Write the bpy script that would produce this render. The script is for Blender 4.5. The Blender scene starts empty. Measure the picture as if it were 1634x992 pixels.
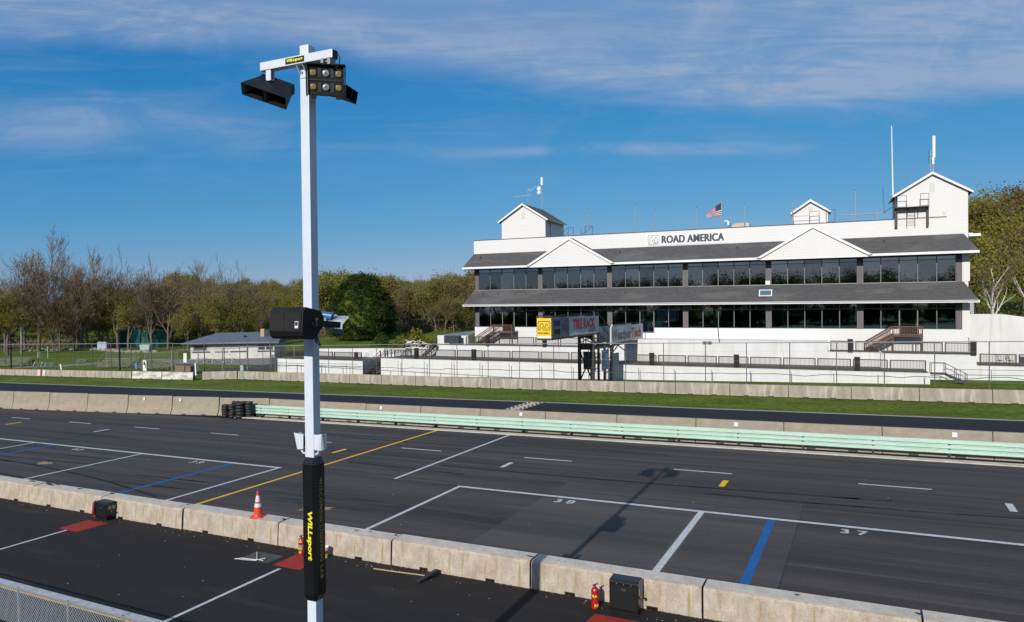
import bpy, bmesh, math, random
from mathutils import Vector, Matrix, noise as mnoise
random.seed(7)
R = math.radians
SC = bpy.context.scene
COL = SC.collection
SX = 0.0199            # the straight climbs two percent to the right
def gz(x): return SX * max(-330.0, min(160.0, x))

# ------------------------------------------------------------------ camera
cam_d = bpy.data.cameras.new('camera')
cam = bpy.data.objects.new('camera', cam_d); COL.objects.link(cam)
yaw, pitch, roll = R(26.785), -0.0123, -0.0104
Fv = Vector((0, math.cos(pitch), math.sin(pitch))); Rv = Vector((1, 0, 0)); Uv = Rv.cross(Fv)
R2 = math.cos(roll) * Rv + math.sin(roll) * Uv
U2 = -math.sin(roll) * Rv + math.cos(roll) * Uv
rz = Matrix.Rotation(yaw, 3, 'Z')
Fv, R2, U2 = rz @ Fv, rz @ R2, rz @ U2
m = Matrix((R2, U2, -Fv)).transposed().to_4x4()
m.translation = Vector((0, 0, 9.1))
cam.matrix_world = m
cam_d.sensor_width = 36; cam_d.lens = 36 * 1119.9 / 1634
cam_d.clip_start = 0.1; cam_d.clip_end = 6000
SC.camera = cam

# ------------------------------------------------------------------ sky, clouds, sun
SUN_EL = R(26.3); SUN_AZ = R(-88.9)        # direction towards the sun (atan2), from behind the camera's left
sunv = Vector((math.cos(SUN_AZ) * math.cos(SUN_EL), math.sin(SUN_AZ) * math.cos(SUN_EL), math.sin(SUN_EL)))
W = bpy.data.worlds.new('World'); SC.world = W; W.use_nodes = True
nt = W.node_tree; N = nt.nodes; L = nt.links
bg = N['Background']; bg.inputs[1].default_value = 0.105
sky = N.new('ShaderNodeTexSky'); sky.sky_type = 'NISHITA'; sky.sun_disc = False
sky.sun_elevation = SUN_EL; sky.sun_rotation = math.pi / 2 - SUN_AZ
sky.altitude = 300; sky.air_density = 1.0; sky.dust_density = 0.25; sky.ozone_density = 4.0
def wm(op, a, b=None, c=None):
    n = N.new('ShaderNodeMath'); n.operation = op
    for i, v in enumerate((a, b, c)):
        if v is None: continue
        if isinstance(v, (int, float)): n.inputs[i].default_value = v
        else: L.new(v, n.inputs[i])
    return n.outputs[0]
def wss(x, lo, hi):
    n = N.new('ShaderNodeMapRange'); n.interpolation_type = 'SMOOTHSTEP'
    L.new(x, n.inputs[0]); n.inputs[1].default_value = lo; n.inputs[2].default_value = hi
    return n.outputs[0]
tc = N.new('ShaderNodeTexCoord')
def wdot(v):
    n = N.new('ShaderNodeVectorMath'); n.operation = 'DOT_PRODUCT'
    L.new(tc.outputs['Generated'], n.inputs[0]); n.inputs[1].default_value = v
    return n.outputs['Value']
a0 = yaw + math.pi / 2
fh = wm('MAXIMUM', wm('ABSOLUTE', wdot((math.cos(a0), math.sin(a0), 0))), 0.15)
cu = wm('DIVIDE', wdot((math.sin(a0), -math.cos(a0), 0)), fh)
cv = wm('DIVIDE', wdot((0, 0, 1)), fh)
def wnoise(su, sv, off, det=6, rough=0.6, dist=0.0, rot=0.0):
    cb = N.new('ShaderNodeCombineXYZ'); L.new(cu, cb.inputs[0]); L.new(cv, cb.inputs[1]); cb.inputs[2].default_value = off
    mp = N.new('ShaderNodeMapping'); L.new(cb.outputs[0], mp.inputs[0]); mp.inputs['Scale'].default_value = (su, sv, 1)
    mp.inputs['Rotation'].default_value = (0, 0, rot)
    n = N.new('ShaderNodeTexNoise'); L.new(mp.outputs[0], n.inputs['Vector']); n.inputs['Scale'].default_value = 1
    n.inputs['Detail'].default_value = det; n.inputs['Roughness'].default_value = rough; n.inputs['Distortion'].default_value = dist
    return n.outputs['Fac']
wob = wnoise(1.6, 4, 3.1, 4, 0.55)
fib = wnoise(2.6, 22, 8.4, 9, 0.68, 1.2, 0.16)
fluff = wnoise(5.0, 13, 1.7, 10, 0.66, 0.9, -0.1)
wobc = wm('MULTIPLY', wm('SUBTRACT', wob, 0.5), 0.16)
vv = wm('ADD', cv, wobc)
# lower edge of the veil: slopes down to the right
edge = wm('ADD', 0.272, wm('MULTIPLY', wm('SUBTRACT', 1.0, wss(cu, -0.28, 0.26)), 0.082))
left = wm('SUBTRACT', 1.0, wss(cu, -0.60, -0.24))
edge = wm('ADD', edge, wm('MULTIPLY', left, 0.012))
b = wm('ADD', wm('MULTIPLY', fib, 0.5), wm('MULTIPLY', fluff, 0.5))
dv = wm('SUBTRACT', vv, edge)
body = wss(dv, -0.012, 0.035)
rim = wm('MULTIPLY', body, wm('SUBTRACT', 1.0, wss(dv, 0.03, 0.11)))
big = wss(wnoise(1.3, 4.2, 6.3, 3, 0.55, 0.4, 0.1), 0.26, 0.58)
veil = wm('MULTIPLY', body, wm('ADD', 0.42, wm('MULTIPLY', wm('ADD', wm('MULTIPLY', big, 0.45), wm('MULTIPLY', rim, 0.3)), wss(b, 0.38, 0.62))))
sc_ = wm('SUBTRACT', wm('ADD', cv, wm('MULTIPLY', wobc, 0.35)), wm('ADD', 0.212, wm('MULTIPLY', cu, 0.022)))
streak = wm('SUBTRACT', 1.0, wss(wm('ABSOLUTE', sc_), 0.0, 0.013))
streak = wm('MULTIPLY', streak, wm('MULTIPLY', wss(cu, -0.22, 0.1), wm('SUBTRACT', 1.0, wss(cu, 0.30, 0.52))))
streak = wm('MULTIPLY', streak, wm('MULTIPLY', wss(b, 0.36, 0.62), 0.42))
sc2 = wm('SUBTRACT', wm('ADD', cv, wm('MULTIPLY', wobc, 0.5)), 0.262)
st2 = wm('MULTIPLY', wm('SUBTRACT', 1.0, wss(wm('ABSOLUTE', sc2), 0.0, 0.055)), wm('MULTIPLY', wm('SUBTRACT', 1.0, wss(cu, -0.52, -0.25)), wm('ADD', 0.16, wm('MULTIPLY', wss(b, 0.32, 0.62), 0.40))))
thin = wm('MULTIPLY', wss(b, 0.45, 0.7), wm('MULTIPLY', wss(cv, 0.10, 0.24), 0.20))
dens = wm('MINIMUM', wm('ADD', wm('ADD', wm('ADD', veil, streak), st2), thin), 0.85)
# deepen the clear sky towards the saturated blue of the day
sepc = N.new('ShaderNodeSeparateColor'); L.new(sky.outputs[0], sepc.inputs[0])
def chan(i, t, p, k): return wm('MULTIPLY', wm('POWER', wm('MULTIPLY', sepc.outputs[i], 0.105 * t), p), k / 0.105)
tintc = N.new('ShaderNodeCombineColor'); L.new(chan(0, 0.62, 1.6, 1.30), tintc.inputs[0]); L.new(chan(1, 0.90, 0.64, 0.52), tintc.inputs[1]); L.new(chan(2, 1.0, 0.32, 0.645), tintc.inputs[2])
mixc = N.new('ShaderNodeMix'); mixc.data_type = 'RGBA'; L.new(dens, mixc.inputs[0])
L.new(tintc.outputs[0], mixc.inputs[6]); mixc.inputs[7].default_value = (3.1, 4.0, 5.6, 1)
L.new(mixc.outputs[2], bg.inputs[0])
sd = bpy.data.lights.new('sun', 'SUN'); so = bpy.data.objects.new('sun', sd); COL.objects.link(so)
sd.energy = 4.85; sd.angle = R(0.53); sd.color = (1, 0.945, 0.865)
so.rotation_euler = sunv.to_track_quat('Z', 'Y').to_euler()
so.location = sunv * 200
SC.view_settings.view_transform = 'Standard'; SC.view_settings.look = 'None'
SC.view_settings.exposure = 0.0; SC.view_settings.gamma = 1
SC.render.engine = 'CYCLES'

# ------------------------------------------------------------------ materials
MATS = {}
ALB = 0.83
def mat(name, c1, c2=None, scale=3.0, rough=0.7, bump=0.0, stretch=(1, 1, 1), detail=5, lo=0.35, hi=0.65,
        coord='Object', metal=0.0, spec=0.5, bscale=None, fine=None, fs=60.0, streaks=None):
    if name in MATS: return MATS[name]
    M = bpy.data.materials.new(name); M.use_nodes = True; MATS[name] = M
    t = M.node_tree; n = t.nodes; l = t.links; p = n['Principled BSDF']
    p.inputs['Roughness'].default_value = rough; p.inputs['Metallic'].default_value = metal
    p.inputs['Specular IOR Level'].default_value = spec
    if c2 is None: c2 = tuple(min(1, v * 0.86) for v in c1)
    c1 = tuple(v * ALB for v in c1); c2 = tuple(v * ALB for v in c2)
    tx = n.new('ShaderNodeTexCoord'); mp = n.new('ShaderNodeMapping'); l.new(tx.outputs[coord], mp.inputs[0])
    mp.inputs['Scale'].default_value = stretch
    nz = n.new('ShaderNodeTexNoise'); l.new(mp.outputs[0], nz.inputs['Vector'])
    nz.inputs['Scale'].default_value = scale; nz.inputs['Detail'].default_value = detail; nz.inputs['Roughness'].default_value = 0.62
    mr = n.new('ShaderNodeMapRange'); l.new(nz.outputs['Fac'], mr.inputs[0]); mr.inputs[1].default_value = lo; mr.inputs[2].default_value = hi
    mx = n.new('ShaderNodeMix'); mx.data_type = 'RGBA'; l.new(mr.outputs[0], mx.inputs[0])
    mx.inputs[6].default_value = (*c1, 1); mx.inputs[7].default_value = (*c2, 1)
    out = mx.outputs[2]
    if fine:      # fine grain
        f = n.new('ShaderNodeTexNoise'); l.new(tx.outputs[coord], f.inputs['Vector']); f.inputs['Scale'].default_value = fs
        f.inputs['Detail'].default_value = 3
        fm = n.new('ShaderNodeMapRange'); l.new(f.outputs['Fac'], fm.inputs[0]); fm.inputs[1].default_value = 0.3; fm.inputs[2].default_value = 0.7
        fm.inputs[3].default_value = 1 - fine; fm.inputs[4].default_value = 1 + fine
        m2 = n.new('ShaderNodeVectorMath'); m2.operation = 'SCALE'; l.new(out, m2.inputs[0]); l.new(fm.outputs[0], m2.inputs['Scale'])
        out = m2.outputs[0]
    if streaks:   # (colour, stretch, scale, lo, hi, amount)
        sc, sst, ssc, slo, shi, am = streaks
        mp2 = n.new('ShaderNodeMapping'); l.new(tx.outputs[coord], mp2.inputs[0]); mp2.inputs['Scale'].default_value = sst
        s = n.new('ShaderNodeTexNoise'); l.new(mp2.outputs[0], s.inputs['Vector']); s.inputs['Scale'].default_value = ssc; s.inputs['Detail'].default_value = 4
        sm = n.new('ShaderNodeMapRange'); l.new(s.outputs['Fac'], sm.inputs[0]); sm.inputs[1].default_value = slo; sm.inputs[2].default_value = shi
        sm.inputs[4].default_value = am
        m3 = n.new('ShaderNodeMix'); m3.data_type = 'RGBA'; l.new(sm.outputs[0], m3.inputs[0]); l.new(out, m3.inputs[6]); m3.inputs[7].default_value = (*(v * ALB for v in sc), 1)
        out = m3.outputs[2]
    l.new(out, p.inputs['Base Color'])
    if bump:
        bz = n.new('ShaderNodeTexNoise'); l.new(tx.outputs[coord], bz.inputs['Vector']); bz.inputs['Scale'].default_value = bscale or scale * 6
        bz.inputs['Detail'].default_value = 4
        bp = n.new('ShaderNodeBump'); bp.inputs['Strength'].default_value = bump; bp.inputs['Distance'].default_value = 0.02
        l.new(bz.outputs['Fac'], bp.inputs['Height']); l.new(bp.outputs[0], p.inputs['Normal'])
    return M

asphalt_pit = mat('pit_asphalt', (0.072, 0.064, 0.060), (0.038, 0.034, 0.034), 0.8, 0.82, 0.25, (0.03, 1, 1), 8, 0.38, 0.62,
                  bscale=40, fine=0.25, fs=22, streaks=((0.105, 0.096, 0.09), (0.012, 0.8, 1), 2.4, 0.54, 0.70, 0.62), spec=0.25)
asphalt_pad = mat('paddock_asphalt', (0.025, 0.022, 0.021), (0.016, 0.0145, 0.0145), 0.35, 0.85, 0.2, (0.3, 1, 1), 7, 0.32, 0.68,
                  bscale=40, fine=0.3, fs=30, streaks=((0.06, 0.054, 0.05), (0.2, 1, 1), 1.1, 0.58, 0.80, 0.55), spec=0.22)
asphalt_trk = mat('track_asphalt', (0.016, 0.018, 0.024), (0.012, 0.014, 0.019), 0.6, 0.8, 0.2, (0.02, 1, 1), 5, bscale=30, fine=0.15, fs=20, spec=0.25)
white_paint = mat('white_road_paint', (0.62, 0.62, 0.63), (0.46, 0.46, 0.47), 5, 0.7, fine=0.1, spec=0.3)
yellow_paint = mat('yellow_road_paint', (0.92, 0.54, 0.02), (0.76, 0.44, 0.02), 5, 0.7, fine=0.1, spec=0.3)
blue_paint = mat('blue_road_paint', (0.008, 0.125, 0.37), (0.008, 0.095, 0.29), 3, 0.7, fine=0.1, spec=0.3)
red_paint = mat('red_road_paint', (0.36, 0.028, 0.018), (0.26, 0.022, 0.016), 4, 0.75, fine=0.2, fs=30, spec=0.3)
ghost_paint = mat('worn_grey_paint', (0.09, 0.09, 0.092), (0.05, 0.05, 0.052), 2, 0.8)
conc_near = mat('near_barrier_concrete', (0.525, 0.455, 0.375), (0.36, 0.30, 0.235), 2.4, 0.9, 0.6, (1, 1, 0.7), 10, 0.34, 0.66, bscale=40, fine=0.16, fs=24,
                streaks=((0.33, 0.23, 0.07), (6, 6, 0.5), 1.3, 0.57, 0.70, 0.75), spec=0.2)
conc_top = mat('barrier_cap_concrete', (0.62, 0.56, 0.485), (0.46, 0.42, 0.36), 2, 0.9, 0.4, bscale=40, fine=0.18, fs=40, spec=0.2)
conc_pit = mat('pit_wall_concrete', (0.38, 0.325, 0.25), (0.28, 0.24, 0.19), 2.2, 0.9, 0.3, (0.6, 1, 1), 8, 0.3, 0.7, bscale=25, fine=0.14, fs=22, spec=0.2)
conc_far = mat('far_barrier_concrete', (0.42, 0.38, 0.31), (0.27, 0.24, 0.19), 1.6, 0.9, 0.3, (1, 1, 0.4), 8, 0.3, 0.7, bscale=15, fine=0.14, fs=18,
               streaks=((0.62, 0.58, 0.50), (3, 3, 0.4), 0.8, 0.56, 0.72, 0.6), spec=0.2)
conc_white = mat('whitewashed_concrete', (0.66, 0.64, 0.60), (0.40, 0.36, 0.29), 1.0, 0.9, 0.2, (0.5, 1, 2), 7, 0.46, 0.56, spec=0.2)
joint_dark = mat('barrier_joint', (0.085, 0.078, 0.07), rough=0.95)
grass = mat('grass', (0.120, 0.165, 0.018), (0.074, 0.114, 0.014), 0.22, 0.95, 0.9, (0.5, 1, 1), 9, 0.40, 0.60, bscale=9, fine=0.45, fs=2.6,
            streaks=((0.16, 0.14, 0.04), (0.25, 1, 1), 0.35, 0.52, 0.75, 0.45), spec=0.1)
dirt = mat('gravel_edge', (0.30, 0.25, 0.19), (0.2, 0.17, 0.13), 4, 0.95, fine=0.2)
slab = mat('terrace_floor', (0.13, 0.12, 0.105), (0.085, 0.08, 0.07), 0.6, 0.9, fine=0.15, fs=8)
wallw = mat('white_painted_masonry', (0.70, 0.70, 0.695), (0.60, 0.595, 0.585), 0.7, 0.8, 0.1, (1, 1, 0.5), 7, 0.4, 0.8, bscale=8,
            streaks=((0.42, 0.36, 0.28), (1.3, 1.3, 0.10), 1.2, 0.58, 0.76, 0.42), spec=0.3)
white_trim = mat('white_trim_paint', (0.80, 0.80, 0.80), (0.74, 0.74, 0.74), 3, 0.55)
white_gal = mat('white_powder_coat', (0.66, 0.71, 0.80), (0.62, 0.67, 0.76), 4, 0.35)
black_pl = mat('black_coat', (0.008, 0.009, 0.010), (0.005, 0.006, 0.007), 6, 0.55, spec=0.3)
black_gl = mat('glossy_black', (0.008, 0.009, 0.011), (0.006, 0.007, 0.008), 6, 0.28)
speaker_cloth = mat('speaker_grille', (0.011, 0.0095, 0.009), (0.006, 0.0055, 0.0055), 160, 0.8, 0.6, bscale=220)
dark_steel = mat('dark_steel', (0.032, 0.030, 0.030), (0.022, 0.021, 0.021), 4, 0.55)
rust_steel = mat('rusty_brown_steel', (0.065, 0.042, 0.034), (0.04, 0.028, 0.025), 3, 0.7)
galv = mat('galvanised_steel', (0.34, 0.36, 0.37), (0.25, 0.27, 0.28), 8, 0.5, metal=0.35)
fence_post_m = mat('weathered_fence_steel', (0.155, 0.135, 0.115), (0.10, 0.095, 0.09), 1.5, 0.6, metal=0.2)
mint = mat('mint_guardrail_paint', (0.50, 0.68, 0.575), (0.42, 0.59, 0.495), 1.2, 0.5, stretch=(.4, 1, 6), fine=.06, fs=6)
wood_brown = mat('stained_deck_wood', (0.15, 0.065, 0.035), (0.10, 0.045, 0.026), 6, 0.75)
wood_pale = mat('pale_wood', (0.46, 0.34, 0.22), (0.34, 0.25, 0.17), 9, 0.8, stretch=(1, 6, 6))
bench_alu = mat('aluminium_bench', (0.34, 0.32, 0.27), (0.22, 0.20, 0.17), 3, 0.6, metal=0.2)
rubber = mat('tyre_rubber', (0.014, 0.014, 0.015), (0.010, 0.010, 0.011), 8, 0.6, 0.2)
orange = mat('cone_orange', (0.78, 0.065, 0.014), (0.66, 0.05, 0.012), 6, 0.45)
refl_white = mat('reflective_white', (0.72, 0.74, 0.78), (0.62, 0.64, 0.68), 10, 0.4)
red_ext = mat('extinguisher_red', (0.42, 0.012, 0.016), (0.33, 0.010, 0.013), 6, 0.35)
yellow_txt = mat('yellow_lettering', (0.85, 0.72, 0.02), (0.80, 0.67, 0.02), 6, 0.5)
dim_yellow = mat('muted_yellow_lettering', (0.58, 0.50, 0.06), (0.52, 0.45, 0.06), 6, 0.6)
yellow_sign = mat('yellow_sign_face', (0.80, 0.57, 0.01), (0.76, 0.53, 0.01), 2, 0.5)
black_txt = mat('black_lettering', (0.02, 0.022, 0.028), (0.015, 0.017, 0.02), 4, 0.6)
navy_txt = mat('dark_slate_lettering', (0.035, 0.042, 0.065), (0.03, 0.036, 0.055), 4, 0.6)
red_txt = mat('red_lettering', (0.48, 0.018, 0.022), (0.40, 0.015, 0.02), 4, 0.6)
grey_txt = mat('grey_lettering', (0.20, 0.20, 0.19), (0.16, 0.16, 0.155), 4, 0.6)
sign_grey = mat('sun_faded_sign_board', (0.36, 0.47, 0.56), (0.31, 0.41, 0.50), 0.8, 0.6)
sign_light = mat('pale_sign_board', (0.66, 0.68, 0.68), (0.40, 0.48, 0.54), 0.5, 0.6, lo=0.46, hi=0.56)
sign_navy = mat('navy_sign_board', (0.12, 0.18, 0.25), (0.05, 0.09, 0.15), 1.2, 0.6)
lens_amber = mat('amber_lamp_lens', (0.27, 0.22, 0.07), (0.20, 0.165, 0.05), 30, 0.25)
lens_white = mat('silver_lamp_reflector', (0.62, 0.60, 0.60), (0.35, 0.33, 0.33), 30, 0.2, metal=0.5)
hood_lit = mat('lit_hood_lining', (0.34, 0.36, 0.33), (0.24, 0.26, 0.24), 8, 0.5)  # pale tone paints in the light falling on each bay's left inner wall
metal_roof = mat('grey_metal_roof', (0.12, 0.145, 0.175), (0.095, 0.115, 0.14), 1.0, 0.5, streaks=((0.09, 0.11, 0.13), (2.2, 0.02, 0.02), 1.5, 0.6, 0.72, 0.6))
teal = mat('teal_container_paint', (0.012, 0.12, 0.125), (0.010, 0.09, 0.10), 1.5, 0.6)
blue_pl = mat('blue_plastic', (0.03, 0.24, 0.62), (0.025, 0.20, 0.52), 4, 0.4)
teal_wood = mat('turquoise_table_paint', (0.10, 0.36, 0.42), (0.08, 0.28, 0.33), 4, 0.6)
pale_green = mat('pale_green_cabinet', (0.33, 0.46, 0.38), (0.29, 0.41, 0.34), 3, 0.5)
brick_tan = mat('tan_block', (0.50, 0.38, 0.25), (0.42, 0.32, 0.21), 3, 0.85)
stone = mat('field_stone', (0.34, 0.30, 0.25), (0.16, 0.14, 0.12), 2.5, 0.9, fine=0.2)
win_frame = mat('grey_window_frame', (0.15, 0.155, 0.17), (0.13, 0.135, 0.15), 3, 0.5)
col_clad = mat('grey_column_cladding', (0.14, 0.125, 0.13), (0.11, 0.10, 0.105), 6, 0.7, fine=0.15, fs=8)
dark_band = mat('dark_glazing_band', (0.022, 0.026, 0.034), (0.016, 0.02, 0.027), 3, 0.4)
interior = mat('dim_interior', (0.030, 0.036, 0.042), (0.018, 0.022, 0.026), 1, 0.8)
interior2 = mat('interior_counter', (0.13, 0.12, 0.095), (0.09, 0.085, 0.07), 1, 0.8)
sand = mat('spilt_sand', (0.42, 0.29, 0.13), (0.22, 0.16, 0.085), 5, 0.95, fine=0.3)
bark = mat('grey_brown_bark', (0.19, 0.15, 0.105), (0.11, 0.088, 0.063), 3, 0.95, stretch=(3, 3, 0.6))
twig = mat('brown_twigs', (0.20, 0.145, 0.09), (0.14, 0.10, 0.062), 3, 0.95)
bark_birch = mat('white_birch_bark', (0.62, 0.60, 0.55), (0.34, 0.31, 0.27), 5, 0.85, stretch=(1, 1, 3), lo=0.5, hi=0.7)
flag_red = mat('flag_red', (0.36, 0.012, 0.03), (0.30, 0.010, 0.025), 2, 0.8)
flag_white = mat('flag_white', (0.58, 0.58, 0.60), (0.50, 0.50, 0.53), 2, 0.8)
flag_blue = mat('flag_blue', (0.02, 0.03, 0.13), (0.018, 0.025, 0.10), 2, 0.8)
blue_horn = mat('blue_spotlight_shell', (0.02, 0.14, 0.36), (0.015, 0.10, 0.27), 4, 0.35)
horn_grey = mat('grey_horn_plastic', (0.24, 0.30, 0.35), (0.20, 0.25, 0.29), 4, 0.5)
solar = mat('solar_cell_glass', (0.10, 0.17, 0.22), (0.08, 0.14, 0.18), 6, 0.2)
brass = mat('brass_valve', (0.55, 0.36, 0.08), (0.45, 0.3, 0.07), 6, 0.35, metal=0.6)

def leaf_mat(name, ca, cb, cc, sc=0.35, trans=0.38):
    M = bpy.data.materials.new(name); M.use_nodes = True; t = M.node_tree; n = t.nodes; l = t.links; p = n['Principled BSDF']
    p.inputs['Roughness'].default_value = 0.8; p.inputs['Specular IOR Level'].default_value = 0.15
    g = n.new('ShaderNodeNewGeometry'); oi = n.new('ShaderNodeObjectInfo')
    nz = n.new('ShaderNodeTexNoise'); l.new(g.outputs['Position'], nz.inputs['Vector']); nz.inputs['Scale'].default_value = sc; nz.inputs['Detail'].default_value = 3
    ad = n.new('ShaderNodeMath'); ad.operation = 'MULTIPLY_ADD'; l.new(oi.outputs['Random'], ad.inputs[0]); ad.inputs[1].default_value = 0.5
    l.new(nz.outputs['Fac'], ad.inputs[2])
    cr = n.new('ShaderNodeValToRGB'); l.new(ad.outputs[0], cr.inputs[0])
    ca, cb, cc = (tuple(v * ALB for v in q) for q in (ca, cb, cc))
    e = cr.color_ramp.elements; e[0].position = 0.42; e[0].color = (*ca, 1); e[1].position = 1.0; e[1].color = (*cc, 1)
    k = cr.color_ramp.elements.new(0.7); k.color = (*cb, 1)
    l.new(cr.outputs[0], p.inputs['Base Color'])
    tr = n.new('ShaderNodeBsdfTranslucent'); l.new(cr.outputs[0], tr.inputs[0])
    ms = n.new('ShaderNodeMixShader'); ms.inputs[0].default_value = trans
    o = n['Material Output']; l.new(p.outputs[0], ms.inputs[1]); l.new(tr.outputs[0], ms.inputs[2]); l.new(ms.outputs[0], o.inputs[0])
    MATS[name] = M
    return M
leaf_bud = leaf_mat('spring_bud_foliage', (0.16, 0.115, 0.055), (0.225, 0.18, 0.052), (0.25, 0.25, 0.045))
leaf_olive = leaf_mat('olive_spring_foliage', (0.15, 0.15, 0.024), (0.21, 0.215, 0.032), (0.28, 0.25, 0.04))
leaf_green = leaf_mat('fresh_green_foliage', (0.045, 0.085, 0.015), (0.07, 0.12, 0.02), (0.09, 0.13, 0.02))
leaf_pine = leaf_mat('dark_evergreen_foliage', (0.020, 0.042, 0.008), (0.05, 0.082, 0.012), (0.125, 0.15, 0.022), 0.9, 0.1)

def siding_mat():
    M = bpy.data.materials.new('white_lap_siding'); M.use_nodes = True; t = M.node_tree; n = t.nodes; l = t.links; p = n['Principled BSDF']
    tx = n.new('ShaderNodeTexCoord'); sp = n.new('ShaderNodeSeparateXYZ'); l.new(tx.outputs['Object'], sp.inputs[0])
    a = n.new('ShaderNodeMath'); a.operation = 'MULTIPLY'; l.new(sp.outputs[2], a.inputs[0]); a.inputs[1].default_value = 1 / 0.2
    fr = n.new('ShaderNodeMath'); fr.operation = 'FRACT'; l.new(a.outputs[0], fr.inputs[0])
    gt = n.new('ShaderNodeMath'); gt.operation = 'LESS_THAN'; l.new(fr.outputs[0], gt.inputs[0]); gt.inputs[1].default_value = 0.14
    nz = n.new('ShaderNodeTexNoise'); l.new(tx.outputs['Object'], nz.inputs['Vector']); nz.inputs['Scale'].default_value = 0.6; nz.inputs['Detail'].default_value = 5
    mx = n.new('ShaderNodeMix'); mx.data_type = 'RGBA'; l.new(nz.outputs[0], mx.inputs[0])
    mx.inputs[6].default_value = (0.62, 0.618, 0.612, 1); mx.inputs[7].default_value = (0.57, 0.568, 0.562, 1)
    m2 = n.new('ShaderNodeMix'); m2.data_type = 'RGBA'; l.new(gt.outputs[0], m2.inputs[0]); l.new(mx.outputs[2], m2.inputs[6])
    m2.inputs[7].default_value = (0.44, 0.435, 0.425, 1)
    l.new(m2.outputs[2], p.inputs['Base Color']); p.inputs['Roughness'].default_value = 0.6
    return M
siding = siding_mat()

def shingle_mat():
    M = bpy.data.materials.new('grey_shingles'); M.use_nodes = True; t = M.node_tree; n = t.nodes; l = t.links; p = n['Principled BSDF']
    tx = n.new('ShaderNodeTexCoord'); mp = n.new('ShaderNodeMapping'); l.new(tx.outputs['Object'], mp.inputs[0])
    mp.inputs['Rotation'].default_value = (R(90), 0, 0)
    br = n.new('ShaderNodeTexBrick'); l.new(mp.outputs[0], br.inputs['Vector']); br.inputs['Scale'].default_value = 1.0
    br.inputs['Brick Width'].default_value = 0.5; br.inputs['Row Height'].default_value = 0.17; br.inputs['Mortar Size'].default_value = 0.02
    br.inputs['Color1'].default_value = (0.060, 0.059, 0.062, 1); br.inputs['Color2'].default_value = (0.078, 0.076, 0.079, 1)
    br.inputs['Mortar'].default_value = (0.042, 0.041, 0.044, 1)
    nz = n.new('ShaderNodeTexNoise'); mp3 = n.new('ShaderNodeMapping'); l.new(tx.outputs['Object'], mp3.inputs[0]); mp3.inputs['Scale'].default_value = (0.35, 1, 1.6)
    l.new(mp3.outputs[0], nz.inputs['Vector']); nz.inputs['Scale'].default_value = 0.5; nz.inputs['Detail'].default_value = 7
    mr = n.new('ShaderNodeMapRange'); l.new(nz.outputs[0], mr.inputs[0]); mr.inputs[1].default_value = 0.54; mr.inputs[2].default_value = 0.60; mr.inputs[4].default_value = 0.35
    mx = n.new('ShaderNodeMix'); mx.data_type = 'RGBA'; l.new(mr.outputs[0], mx.inputs[0]); l.new(br.outputs[0], mx.inputs[6])
    mx.inputs[7].default_value = (0.125, 0.12, 0.118, 1); l.new(mx.outputs[2], p.inputs['Base Color']); p.inputs['Roughness'].default_value = 0.9
    return M
shingle = shingle_mat()

def glass_mat():
    M = bpy.data.materials.new('tinted_window_glass'); M.use_nodes = True; t = M.node_tree; n = t.nodes; l = t.links
    n.remove(n['Principled BSDF'])
    g = n.new('ShaderNodeBsdfGlossy'); g.inputs['Roughness'].default_value = 0.015; g.inputs[0].default_value = (0.42, 0.74, 0.78, 1)
    tr = n.new('ShaderNodeBsdfTransparent'); tr.inputs[0].default_value = (0.30, 0.34, 0.36, 1)
    tx = n.new('ShaderNodeTexCoord'); nz = n.new('ShaderNodeTexNoise'); l.new(tx.outputs['Object'], nz.inputs['Vector']); nz.inputs['Scale'].default_value = 0.8
    bp = n.new('ShaderNodeBump'); bp.inputs['Strength'].default_value = 0.05; bp.inputs['Distance'].default_value = 0.02
    l.new(nz.outputs[0], bp.inputs['Height']); l.new(bp.outputs[0], g.inputs['Normal'])
    ms = n.new('ShaderNodeMixShader'); oi = n.new('ShaderNodeObjectInfo'); rg_ = n.new('ShaderNodeMapRange'); l.new(oi.outputs['Random'], rg_.inputs[0]); rg_.inputs[3].default_value = 0.15; rg_.inputs[4].default_value = 0.27; l.new(rg_.outputs[0], ms.inputs[0])
    l.new(tr.outputs[0], ms.inputs[1]); l.new(g.outputs[0], ms.inputs[2]); l.new(ms.outputs[0], n['Material Output'].inputs[0])
    return M
glass = glass_mat()

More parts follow.
